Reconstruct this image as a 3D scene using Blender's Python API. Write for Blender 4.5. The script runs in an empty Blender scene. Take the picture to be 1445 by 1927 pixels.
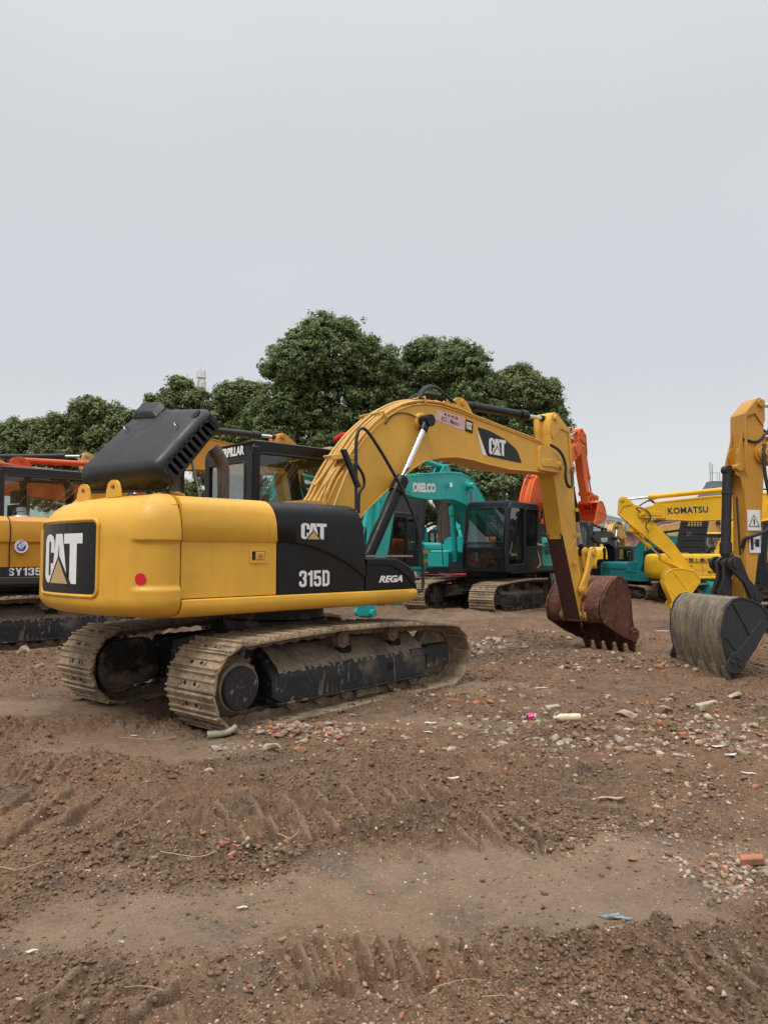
import bpy, bmesh, math, random
import numpy as np
from mathutils import Vector, Matrix, Euler
R = math.radians
PI = math.pi
random.seed(7)
S = bpy.context.scene
COL = S.collection

# ------------------------------------------------------------------ camera
CAM_H = 1.6
FPX, IW, IH, HOR = 1391.0, 1445.0, 1927.0, 1043.0
PITCH = math.atan((HOR - IH / 2) / FPX)
cd = bpy.data.cameras.new('camera')
cd.sensor_fit = 'VERTICAL'; cd.sensor_height = 36.0; cd.lens = FPX / IH * 36.0
cd.clip_start = 0.05; cd.clip_end = 5000
cam = bpy.data.objects.new('camera', cd); COL.objects.link(cam)
cam.location = (0, 0, CAM_H); cam.rotation_euler = (R(90) + PITCH, 0, 0)
S.camera = cam

# ------------------------------------------------------------------ sky and sun
SUN_EL, SUN_AZ = R(58), R(-35)          # azimuth measured from +Y towards +X ; the sun stands behind the camera to the left
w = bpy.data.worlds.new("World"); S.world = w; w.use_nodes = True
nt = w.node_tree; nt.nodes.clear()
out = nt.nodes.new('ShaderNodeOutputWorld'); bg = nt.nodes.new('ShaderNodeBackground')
sky = nt.nodes.new('ShaderNodeTexSky'); sky.sky_type = 'NISHITA'; sky.sun_disc = False
sky.sun_elevation = SUN_EL; sky.sun_rotation = R(215); sky.dust_density = 4; sky.air_density = 1.0
tc = nt.nodes.new('ShaderNodeTexCoord'); sep = nt.nodes.new('ShaderNodeSeparateXYZ')
ramp = nt.nodes.new('ShaderNodeValToRGB'); mix = nt.nodes.new('ShaderNodeMixRGB')
nz = nt.nodes.new('ShaderNodeTexNoise'); nz.inputs['Scale'].default_value = 1.6; nz.inputs['Detail'].default_value = 3
mp = nt.nodes.new('ShaderNodeMapping'); mp.inputs['Scale'].default_value = (1, 1, 2.4)
mul = nt.nodes.new('ShaderNodeMixRGB'); mul.blend_type = 'MULTIPLY'; mul.inputs['Fac'].default_value = 1
nr = nt.nodes.new('ShaderNodeMapRange'); nr.inputs['To Min'].default_value = 0.92; nr.inputs['To Max'].default_value = 1.08
nt.links.new(tc.outputs['Generated'], sep.inputs[0]); nt.links.new(sep.outputs['Z'], ramp.inputs[0])
cr = ramp.color_ramp; cr.interpolation = 'EASE'
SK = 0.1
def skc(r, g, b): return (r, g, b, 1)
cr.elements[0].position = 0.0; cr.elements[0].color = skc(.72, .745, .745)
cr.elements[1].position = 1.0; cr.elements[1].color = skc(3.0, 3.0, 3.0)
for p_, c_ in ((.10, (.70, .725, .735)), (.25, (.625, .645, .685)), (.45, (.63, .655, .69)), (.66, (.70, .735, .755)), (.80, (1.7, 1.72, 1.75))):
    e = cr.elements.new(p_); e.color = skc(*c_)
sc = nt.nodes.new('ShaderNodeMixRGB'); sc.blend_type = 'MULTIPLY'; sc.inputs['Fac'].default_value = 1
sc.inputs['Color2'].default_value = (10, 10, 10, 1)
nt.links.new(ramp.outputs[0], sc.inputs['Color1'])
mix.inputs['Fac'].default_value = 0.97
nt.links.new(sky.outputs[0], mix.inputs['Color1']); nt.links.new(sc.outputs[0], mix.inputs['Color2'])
nt.links.new(tc.outputs['Generated'], mp.inputs[0]); nt.links.new(mp.outputs[0], nz.inputs['Vector'])
nt.links.new(nz.outputs['Fac'], nr.inputs['Value'])
nt.links.new(mix.outputs[0], mul.inputs['Color1']); nt.links.new(nr.outputs[0], mul.inputs['Color2'])
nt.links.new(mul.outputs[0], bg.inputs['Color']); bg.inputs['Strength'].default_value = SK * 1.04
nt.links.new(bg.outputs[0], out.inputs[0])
sl = bpy.data.lights.new('sun', 'SUN'); sl.energy = 1.5; sl.angle = R(15); sl.color = (1, .96, .9)
so = bpy.data.objects.new('sun', sl); COL.objects.link(so); so.location = (-10, -15, 40)
# light travels from the sun (behind the camera, left) towards the scene
sd = Vector((-math.sin(R(35)) * math.cos(SUN_EL), -math.cos(R(35)) * math.cos(SUN_EL), math.sin(SUN_EL)))
so.rotation_euler = sd.to_track_quat('Z', 'Y').to_euler()
S.view_settings.view_transform = 'Standard'; S.view_settings.look = 'None'
S.view_settings.exposure = 0.0; S.view_settings.gamma = 1.0; S.view_settings.use_curve_mapping = False
S.cycles.max_bounces = 6; S.cycles.diffuse_bounces = 3; S.cycles.glossy_bounces = 3; S.cycles.transparent_max_bounces = 12
S.cycles.use_denoising = True

# ------------------------------------------------------------------ helpers
def G(px, py, z=0.0):
    """world point on the ground under a spot of the photograph (used to lay out litter on the ground)"""
    a = (px - IW / 2) / FPX; b = (IH / 2 - py) / FPX
    c, s = math.cos(PITCH), math.sin(PITCH)
    r = (a, c - b * s, s + b * c); t = (z - CAM_H) / r[2]
    return Vector((r[0] * t, r[1] * t, z))

def tag(o, label=None, cat=None, group=None, kind=None):
    if label: o['label'] = label
    if cat: o['category'] = cat
    if group: o['group'] = group
    if kind: o['kind'] = kind
    return o

def empty(name, loc=(0, 0, 0), rz=0, s=1.0, label=None, cat=None, group=None):
    o = bpy.data.objects.new(name, None); COL.objects.link(o)
    o.location = loc; o.rotation_euler = (0, 0, rz); o.scale = (s, s, s); o.empty_display_size = .2
    return tag(o, label, cat, group)

class MB:
    def __init__(s): s.v = []; s.f = []; s.m = []; s.mi = 0
    def add(s, vs, fs):
        n = len(s.v); s.v += [tuple(p) for p in vs]
        s.f += [tuple(n + i for i in f) for f in fs]; s.m += [s.mi] * len(fs)
        return s
    def box(s, x0, x1, y0, y1, z0, z1, M=None):
        vs = [(x, y, z) for x in (x0, x1) for y in (y0, y1) for z in (z0, z1)]
        if M is not None: vs = [M @ Vector(p) for p in vs]
        return s.add(vs, [(0, 1, 3, 2), (4, 6, 7, 5), (0, 4, 5, 1), (2, 3, 7, 6), (0, 2, 6, 4), (1, 5, 7, 3)])
    def prism(s, pts, y0, y1, M=None):
        """polygon in XZ extruded along Y"""
        n = len(pts)
        vs = [(x, y0, z) for x, z in pts] + [(x, y1, z) for x, z in pts]
        if M is not None: vs = [M @ Vector(p) for p in vs]
        a = sum(pts[i][0] * pts[(i + 1) % n][1] - pts[(i + 1) % n][0] * pts[i][1] for i in range(n))
        f = [tuple(range(n)), tuple(range(2 * n - 1, n - 1, -1))] + [(i, n + i, n + (i + 1) % n, (i + 1) % n) for i in range(n)]
        if a * (y1 - y0) < 0: f = [t[::-1] for t in f]
        # orientation: normal of first cap must point to -Y when y0<y1
        return s.add(vs, f)
    def loft(s, rings, cap=True, closed=True):
        n = len(rings[0]); vs = [p for r in rings for p in r]; fs = []
        for k in range(len(rings) - 1):
            for i in range(n if closed else n - 1):
                j = (i + 1) % n
                fs.append((k * n + i, k * n + j, (k + 1) * n + j, (k + 1) * n + i))
        if cap:
            fs.append(tuple(range(n - 1, -1, -1))); fs.append(tuple((len(rings) - 1) * n + i for i in range(n)))
        return s.add(vs, fs)
    def cyl(s, p0, p1, r, r2=None, n=16, cap=True):
        p0 = Vector(p0); p1 = Vector(p1); r2 = r if r2 is None else r2
        d = (p1 - p0).normalized(); a = d.orthogonal().normalized(); b = d.cross(a)
        rg = lambda p, q: [p + (a * math.cos(t) + b * math.sin(t)) * q for t in [2 * PI * i / n for i in range(n)]]
        return s.loft([rg(p0, r), rg(p1, r2)], cap)
    def tube(s, pts, r, n=8, smooth=0):
        P = [Vector(p) for p in pts]; rl = isinstance(r, (list, tuple)); r = list(r) if rl else r
        for _ in range(smooth):
            Q = [P[0]]; r2 = [r[0]] if rl else None
            for i in range(len(P) - 1):
                Q += [P[i] * .75 + P[i + 1] * .25, P[i] * .25 + P[i + 1] * .75]
                if rl: r2 += [r[i] * .75 + r[i + 1] * .25, r[i] * .25 + r[i + 1] * .75]
            P = Q + [P[-1]]
            if rl: r = r2 + [r[-1]]
        rings = []; a = None
        for i, p in enumerate(P):
            d = (P[min(i + 1, len(P) - 1)] - P[max(i - 1, 0)]).normalized()
            a = d.orthogonal().normalized() if a is None else (a - d * a.dot(d)).normalized()
            b = d.cross(a); q = r[i] if rl else r
            rings.append([p + (a * math.cos(t) + b * math.sin(t)) * q for t in [2 * PI * k / n for k in range(n)]])
        return s.loft(rings)
    def rev(s, prof, c, axis='Y', n=24):
        """prof = [(radius, offset along the axis)]"""
        c = Vector(c); rings = []
        for r, h in prof:
            ring = []
            for k in range(n):
                t = 2 * PI * k / n; q, w_ = r * math.cos(t), r * math.sin(t)
                ring.append(c + (Vector((q, h, w_)) if axis == 'Y' else Vector((q, w_, h)) if axis == 'Z' else Vector((h, q, w_))))
            rings.append(ring)
        return s.loft(rings)
    def build(s, name, mats, parent=None, bevel=0.0, smooth=35, seg=2, fix=True, rz=0):
        me = bpy.data.meshes.new(name); me.from_pydata(s.v, [], s.f)
        mats = mats if isinstance(mats, (list, tuple)) else [mats]
        for m in mats: me.materials.append(m)
        if len(mats) > 1: me.polygons.foreach_set('material_index', s.m)
        if fix:
            bm = bmesh.new(); bm.from_mesh(me); bmesh.ops.recalc_face_normals(bm, faces=bm.faces); bm.to_mesh(me); bm.free()
        if smooth:
            me.polygons.foreach_set('use_smooth', [True] * len(me.polygons)); me.set_sharp_from_angle(angle=R(smooth))
        me.update()
        o = bpy.data.objects.new(name, me); COL.objects.link(o)
        if parent: o.parent = parent
        if rz: o.rotation_euler = (0, 0, rz)
        if bevel:
            b = o.modifiers.new('bevel', 'BEVEL'); b.width = bevel; b.segments = seg; b.limit_method = 'ANGLE'; b.angle_limit = R(40)
            b.harden_normals = True
        return o

def rrect(x0, x1, z0, z1, r, n=4):
    pts = []
    for cx, cz, a0 in ((x1 - r, z1 - r, 0), (x0 + r, z1 - r, 90), (x0 + r, z0 + r, 180), (x1 - r, z0 + r, 270)):
        for k in range(n + 1):
            t = R(a0 + 90 * k / n); pts.append((cx + r * math.cos(t), cz + r * math.sin(t)))
    return pts

def rpoly(pts, r, n=4):
    """round the corners of a polygon"""
    out_ = []; m = len(pts)
    for i in range(m):
        p = Vector(pts[i]); a = Vector(pts[i - 1]); b = Vector(pts[(i + 1) % m])
        ra = min(r, (a - p).length * .45); rb = min(r, (b - p).length * .45)
        s_ = p + (a - p).normalized() * ra; e_ = p + (b - p).normalized() * rb
        for k in range(n + 1):
            t = k / n; q = s_ * (1 - t) ** 2 + p * 2 * t * (1 - t) + e_ * t * t
            out_.append((q.x, q.y))
    return out_

def plate(mb, outer, holes, th, O, U, V):
    """flat plate with holes: 2D outline filled by Blender, placed in the frame O,U,V, thickness th along UxV (centred)"""
    cu = bpy.data.curves.new('tmp', 'CURVE'); cu.dimensions = '2D'; cu.fill_mode = 'BOTH'
    for loop in [outer] + holes:
        sp = cu.splines.new('POLY'); sp.points.add(len(loop) - 1); sp.use_cyclic_u = True
        for p, q in zip(sp.points, loop): p.co = (q[0], q[1], 0, 1)
    cu.extrude = th / 2
    ob = bpy.data.objects.new('tmp', cu); me = ob.to_mesh()
    O = Vector(O); U = Vector(U); V = Vector(V); N = U.cross(V)
    vs = [O + U * v.co.x + V * v.co.y + N * v.co.z for v in me.vertices]
    fs = [tuple(p.vertices) for p in me.polygons]
    ob.to_mesh_clear(); bpy.data.objects.remove(ob); bpy.data.curves.remove(cu)
    mb.add(vs, fs)
    return mb

def text(s, mat, parent, O, U, V, wd, ht, bold=.02, depth=.004, shear=0.0, name='lettering', space=1.0, warp=None):
    """lettering as real thin plates; O lower-left corner, U and V unit directions, fitted to wd x ht"""
    cu = bpy.data.curves.new('t', 'FONT'); cu.body = s; cu.size = 1; cu.offset = bold; cu.extrude = .001; cu.shear = shear
    cu.space_character = space; cu.resolution_u = 3
    ob = bpy.data.objects.new('t', cu); COL.objects.link(ob)
    dg = bpy.context.evaluated_depsgraph_get(); dg.update()
    me = bpy.data.meshes.new_from_object(ob.evaluated_get(dg))
    xs = [v.co.x for v in me.vertices]; ys = [v.co.y for v in me.vertices]
    x0, x1, y0, y1 = min(xs), max(xs), min(ys), max(ys)
    O = Vector(O); U = Vector(U).normalized(); V = Vector(V).normalized(); N = U.cross(V).normalized()
    for v in me.vertices:
        a = (v.co.x - x0) / (x1 - x0) * wd; b = (v.co.y - y0) / (y1 - y0) * ht
        d_ = depth if v.co.z > 0 else 0
        v.co = warp(a, b, d_) if warp else O + U * a + V * b + N * d_
    me.materials.clear(); me.materials.append(mat)
    for p in me.polygons: p.material_index = 0
    bpy.data.objects.remove(ob); bpy.data.curves.remove(cu)
    me.name = name
    o = bpy.data.objects.new(name, me); COL.objects.link(o); o.parent = parent
    return o
# ------------------------------------------------------------------ materials
class NT:
    def __init__(s, name):
        s.m = bpy.data.materials.new(name); s.m.use_nodes = True; s.t = s.m.node_tree; s.b = s.t.nodes['Principled BSDF']
        s.tc = s.t.nodes.new('ShaderNodeTexCoord')
    def n(s, kind, **kw):
        nd = s.t.nodes.new(kind)
        for k, v in kw.items():
            if hasattr(nd, k): setattr(nd, k, v)
            else: nd.inputs[k.replace('_', ' ')].default_value = v
        return nd
    def l(s, a, b): s.t.links.new(a, b)
    def noise(s, scale, detail=4, rough=.55, vec=None, stretch=None, coord='Object'):
        nd = s.n('ShaderNodeTexNoise'); nd.inputs['Scale'].default_value = scale; nd.inputs['Detail'].default_value = detail
        nd.inputs['Roughness'].default_value = rough
        src = s.tc.outputs[coord]
        if stretch:
            mp_ = s.n('ShaderNodeMapping'); mp_.inputs['Scale'].default_value = stretch; s.l(src, mp_.inputs[0]); src = mp_.outputs[0]
        s.l(src, nd.inputs['Vector']); return nd.outputs['Fac']
    def rng(s, v, a, b, c=0., d=1.):
        nd = s.n('ShaderNodeMapRange'); s.l(v, nd.inputs['Value'])
        for k, q in zip(('From Min', 'From Max', 'To Min', 'To Max'), (a, b, c, d)): nd.inputs[k].default_value = q
        return nd.outputs[0]
    def mix(s, fac, a, b, mode='MIX'):
        nd = s.n('ShaderNodeMixRGB'); nd.blend_type = mode
        for sock, q in ((nd.inputs['Fac'], fac), (nd.inputs['Color1'], a), (nd.inputs['Color2'], b)):
            if isinstance(q, (int, float)): sock.default_value = q
            elif isinstance(q, (tuple, list)): sock.default_value = (*q, 1) if len(q) == 3 else q
            else: s.l(q, sock)
        return nd.outputs[0]
    def bump(s, h, strength=.3, dist=.01, prev=None):
        nd = s.n('ShaderNodeBump'); nd.inputs['Strength'].default_value = strength; nd.inputs['Distance'].default_value = dist
        s.l(h, nd.inputs['Height'])
        if prev is not None: s.l(prev, nd.inputs['Normal'])
        return nd.outputs[0]
    def set(s, **kw):
        for k, v in kw.items():
            sock = s.b.inputs[k.replace('_', ' ')]
            if isinstance(v, (int, float)): sock.default_value = v
            elif isinstance(v, (tuple, list)): sock.default_value = (*v, 1)
            else: s.l(v, sock)
        return s.m

DUST = (.30, .225, .155)
def paint(name, c, rough=.38, dust=.25, streak=.5, wobble=.25, dustc=DUST, coat=.04, spec=.45):
    k = NT(name)
    n1 = k.noise(1.3, 4, .6); n2 = k.noise(3.0, 6, .65, stretch=(5, 5, .55)); n3 = k.noise(26, 4, .6); n4 = k.noise(.8, 2)
    c2 = tuple(x * .82 for x in c); c3 = tuple(min(1, x * 1.1) for x in c)
    base = k.mix(k.rng(n1, .3, .7), c2, c3)
    dm = k.rng(n2, .50, .78, 0, streak * dust * 2)
    base = k.mix(dm, base, dustc)
    base = k.mix(k.rng(n3, .62, .80, 0, dust), base, tuple(x * .45 for x in dustc))
    # fine run marks and scratches
    n6 = k.noise(2.2, 5, .7, stretch=(16, 16, .45)); base = k.mix(k.rng(n6, .60, .72, 0, min(.5, dust * 2.2)), base, tuple(x * .55 + .02 for x in dustc))
    n7 = k.noise(3.5, 3, .8, stretch=(1.2, 1.2, 24)); base = k.mix(k.rng(n7, .70, .73, 0, min(.5, dust * 1.6)), base, tuple(min(1, x * 1.15 + .03) for x in c))
    # small chips
    n5 = k.noise(55, 2, .5)
    base = k.mix(k.rng(n5, .74, .77, 0, .8 * min(1, dust * 2)), base, (.06, .045, .035))
    ro = k.rng(n2, .3, .8, rough - .05, min(1, rough + .3))
    b1 = k.bump(n1, .25 * wobble * 4, .012); b2 = k.bump(n3, .12, .002, b1)
    return k.set(Base_Color=base, Roughness=ro, Normal=b2, Coat_Weight=coat, Specular_IOR_Level=spec)

def plain(name, c, rough=.5, metal=0., var=.15, bump=.15, scale=12, em=None):
    k = NT(name); n1 = k.noise(scale, 4, .6)
    base = k.mix(k.rng(n1, .3, .7), tuple(x * (1 - var) for x in c), tuple(min(1, x * (1 + var)) for x in c))
    return k.set(Base_Color=base, Roughness=rough, Metallic=metal, Normal=k.bump(n1, bump, .004))

def muddy(name, metal=(.10, .085, .075), mud=(.27, .205, .145), mud2=(.16, .11, .078), lo=.38, hi=.58, wet=.75, stretch=None):
    k = NT(name)
    n1 = k.noise(2.6, 5, .62, stretch=stretch); n2 = k.noise(17, 6, .7); n3 = k.noise(60, 3, .6)
    m = k.mix(k.rng(n2, .35, .65), mud2, mud)
    f = k.rng(n1, lo, hi)
    base = k.mix(f, metal, m)
    base = k.mix(k.rng(n3, .55, .75, 0, .45), base, (.34, .27, .2))
    h = k.mix(.5, n2, n3)
    return k.set(Base_Color=base, Roughness=k.rng(f, 0, 1, .5, .92), Normal=k.bump(h, .8, .012))

def glassmat(name, tint=(.55, .62, .6), alpha=.55, rough=.03, refl=.5):
    k = NT(name); t = k.t
    tr = k.n('ShaderNodeBsdfTransparent'); tr.inputs[0].default_value = (*tint, 1)
    gl = k.n('ShaderNodeBsdfGlossy'); gl.inputs['Roughness'].default_value = rough; gl.inputs['Color'].default_value = (.8, .85, .85, 1)
    df = k.n('ShaderNodeBsdfDiffuse'); df.inputs[0].default_value = (.16, .15, .13, 1)
    lw = k.n('ShaderNodeLayerWeight'); lw.inputs['Blend'].default_value = .5; pw = k.n('ShaderNodeMath'); pw.operation = 'POWER'; pw.inputs[1].default_value = 4.0; k.l(lw.outputs['Facing'], pw.inputs[0])
    m1 = k.n('ShaderNodeMixShader'); m2 = k.n('ShaderNodeMixShader')
    dn = k.noise(6, 5, .6, stretch=(1, 1, .6))
    k.l(k.rng(dn, .45, .8, .02, .16), m2.inputs[0]); k.l(tr.outputs[0], m2.inputs[1]); k.l(df.outputs[0], m2.inputs[2])
    k.l(k.rng(pw.outputs[0], 0, 1, .10 * refl, .85), m1.inputs[0]); k.l(m2.outputs[0], m1.inputs[1]); k.l(gl.outputs[0], m1.inputs[2])
    k.l(m1.outputs[0], t.nodes['Material Output'].inputs[0])
    return k.m

CATY = (.74, .395, .040)
M = {}
M['cat_yellow'] = paint('cat_yellow_paint', CATY, .36, .13, .45, .3, (.42, .27, .12))
M['cat_boom'] = paint('cat_boom_paint', (.72, .39, .048), .42, .16, .5, .2)
M['cat_pipe'] = paint('cat_pipe_paint', (.60, .35, .08), .45, .25)
M['black_panel'] = paint('black_panel_paint', (.007, .0075, .008), .30, .05, .3, .5, (.07, .06, .05), coat=0, spec=.32)
M['black_plastic'] = paint('black_plastic', (.010, .011, .012), .36, .14, .3, .7, (.06, .055, .05), coat=0, spec=.45)
M['black'] = plain('black_paint', (.018, .018, .02), .5)
M['rubber'] = plain('rubber', (.02, .02, .02), .65)
M['seam'] = plain('seam_gap', (.006, .006, .006), .9)
M['chrome'] = plain('chrome_rod', (.75, .76, .78), .16, 1., .05, .02)
M['steel'] = plain('bare_steel', (.30, .29, .28), .4, .8)
M['track'] = muddy('muddy_track_steel', (.11, .078, .055), (.43, .325, .21), (.20, .135, .085), .30, .52)
M['trackin'] = muddy('muddy_track_links', (.07, .055, .045), (.26, .19, .13), (.13, .09, .065), .25, .5)
M['frame'] = muddy('muddy_black_frame', (.014, .015, .017), (.24, .185, .13), (.12, .09, .065), .50, .60)
M['frametop'] = muddy('mud_caked_frame', (.03, .03, .03), (.30, .235, .165), (.16, .12, .085), .25, .45)
k = NT('streaked_guard'); n1 = k.noise(3.2, 6, .7, stretch=(6, 6, .7)); n2 = k.noise(1.1, 4, .6); n3 = k.noise(40, 5, .65); n4 = k.noise(9, 5, .7)
f_ = k.rng(n1, .60, .66, 0, .8); base = k.mix(f_, (.013, .015, .019), (.24, .18, .12)); base = k.mix(k.rng(n2, .58, .66, 0, .75), base, (.15, .112, .078)); base = k.mix(k.rng(n4, .60, .66, 0, .7), base, (.27, .21, .15)); base = k.mix(k.rng(n3, .62, .68, 0, .5), base, (.2, .15, .11))
M['guard'] = k.set(Base_Color=base, Roughness=k.rng(n3, .3, .7, .4, .75), Normal=k.bump(n3, .4, .005))
M['rust0'] = muddy('rusty_bucket_steel', (.075, .022, .014), (.19, .075, .038), (.11, .038, .022), .38, .68)
k = NT('rusty_bucket'); n1 = k.noise(2.4, 6, .68); n2 = k.noise(11, 6, .7); n3 = k.noise(50, 4, .6)
base = k.mix(k.rng(n1, .35, .65), (.060, .020, .014), (.135, .048, .028)); base = k.mix(k.rng(n2, .50, .66, 0, .8), base, (.24, .095, .038)); base = k.mix(k.rng(n1, .62, .74, 0, .6), base, (.30, .19, .11)); base = k.mix(k.rng(n3, .6, .7, 0, .5), base, (.05, .025, .02))
M['rust'] = k.set(Base_Color=base, Roughness=.75, Normal=k.bump(n2, .6, .008))
M['rustdark'] = paint('brown_primer', (.055, .018, .014), .5, .2, .4, .1, (.14, .07, .045))
M['rustlug'] = muddy('rusty_yellow_lug', (.36, .18, .06), (.22, .11, .05), (.14, .07, .04), .35, .65)
M['white'] = plain('white_decal', (.78, .78, .77), .45, var=.04, bump=.03)
M['tan'] = plain('tan_decal', (.50, .36, .14), .45, var=.06, bump=.03)
M['red'] = plain('red_sticker', (.60, .008, .02), .4, var=.05, bump=.02)
M['glass'] = glassmat('cab_glass', (.68, .76, .73), refl=.9)
M['glassl'] = glassmat('pale_cab_glass', (.62, .70, .70), refl=2.6)
M['glassm'] = glassmat('reflecting_cab_glass', (.58, .68, .64), refl=1.2)
M['inner'] = plain('cab_interior', (.03, .03, .032), .8)
M['exhaust'] = muddy('rusty_exhaust', (.10, .075, .065), (.13, .085, .065), (.08, .055, .045), .4, .6)
M['beige'] = paint('beige_visor', (.42, .28, .17), .5, .2)
M['sany'] = paint('deep_yellow_paint', (.60, .27, .02), .4, .14)
M['kom'] = paint('bright_yellow_paint', (.80, .46, .012), .4, .12)
M['boomb'] = paint('amber_boom_paint', (.57, .275, .035), .38, .16, .5, .15)
M['teal'] = paint('teal_paint', (.010, .39, .355), .36, .10, .35)
M['teal2'] = paint('deep_teal_paint', (.012, .22, .23), .4, .2, .4)
M['orange'] = paint('orange_paint', (.70, .115, .012), .42, .14)
M['orangered'] = paint('orange_red_paint', (.66, .085, .016), .42, .16)
M['pale_yellow'] = paint('pale_yellow_paint', (.60, .37, .11), .5, .3)
M['volvo'] = paint('charcoal_paint', (.018, .019, .021), .4, .1, .3, .2, (.12, .10, .09), coat=0, spec=.35)
M['navy'] = paint('navy_black_paint', (.009, .010, .017), .3, .08, .3, .2, (.09, .08, .075), coat=0, spec=.35)
M['navydoor'] = paint('dark_navy_door', (.008, .012, .028), .4, .1)
M['greyhood'] = paint('grey_black_hood', (.022, .023, .026), .5, .14, .3, .3, (.10, .095, .09), coat=0, spec=.35)
M['navytext'] = plain('navy_lettering', (.012, .014, .07), .4)
M['label_pink'] = plain('pink_white_label', (.62, .40, .38), .45, var=.25, bump=.02, scale=7)
M['yellow_sticker'] = plain('yellow_sticker', (.75, .55, .02), .4)
M['blue'] = plain('blue_plastic', (.01, .02, .35), .4)
M['redp'] = plain('red_steel_drum', (.45, .01, .025), .45)
M['pinkp'] = plain('pink_plastic', (.62, .22, .28), .45)
M['silver'] = plain('silver_decal', (.5, .5, .52), .3, .6)
M['amberdecal'] = plain('amber_stripe', (.62, .28, .03), .4)

# bucket of the right-hand machine: grey steel caked with dried mud on its back
k = NT('mud_caked_grey_bucket')
n1 = k.noise(5, 6, .7, stretch=(1.0, 3.2, .5)); n2 = k.noise(34, 5, .65); n3 = k.noise(2.0, 3)
mudc = k.mix(k.rng(n2, .3, .7), (.15, .115, .072), (.32, .26, .175))
f_ = k.rng(n1, .40, .56); base = k.mix(f_, (.10, .095, .085), mudc)
base = k.mix(k.rng(n3, .6, .75, 0, .6), base, (.07, .068, .065))
M['mudbucket'] = k.set(Base_Color=base, Roughness=.85, Normal=k.bump(k.mix(.5, n1, n2), .8, .012))
M['greybucket'] = paint('grey_bucket_steel', (.026, .028, .031), .5, .2, .4, .2, (.16, .15, .14))

# ------------------------------------------------------------------ machine builders
def track_path(N, xr=-1.5, xf=1.62, rr=.385, rf=.36, sag=.06):
    pts = []
    for k in range(40): pts.append((xr + (xf - xr) * k / 40, .02))
    for k in range(30):
        t = -PI / 2 + PI * k / 30; pts.append((xf + rf * math.cos(t), .02 + rf + rf * math.sin(t)))
    za, zb = .02 + 2 * rf, .02 + 2 * rr
    for k in range(40):
        u = k / 40; pts.append((xf + (xr - xf) * u, za + (zb - za) * u + sag * math.sin(PI * min(1, u * 1.02)) ** 0.8))
    for k in range(30):
        t = PI / 2 + PI * k / 30; pts.append((xr + rr * math.cos(t), .02 + rr + rr * math.sin(t)))
    pts.append(pts[0])
    P = np.array(pts); d = np.r_[0, np.cumsum(np.linalg.norm(np.diff(P, axis=0), axis=1))]
    s_ = (np.arange(N) + .35) / N * d[-1]
    X = np.interp(s_, d, P[:, 0]); Z = np.interp(s_, d, P[:, 1])
    X2 = np.interp((s_ + .05) % d[-1], d, P[:, 0]); Z2 = np.interp((s_ + .05) % d[-1], d, P[:, 1])
    return [(x, z, math.atan2(z2 - z, x2 - x)) for x, z, x2, z2 in zip(X, Z, X2, Z2)], d[-1] / N

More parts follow.
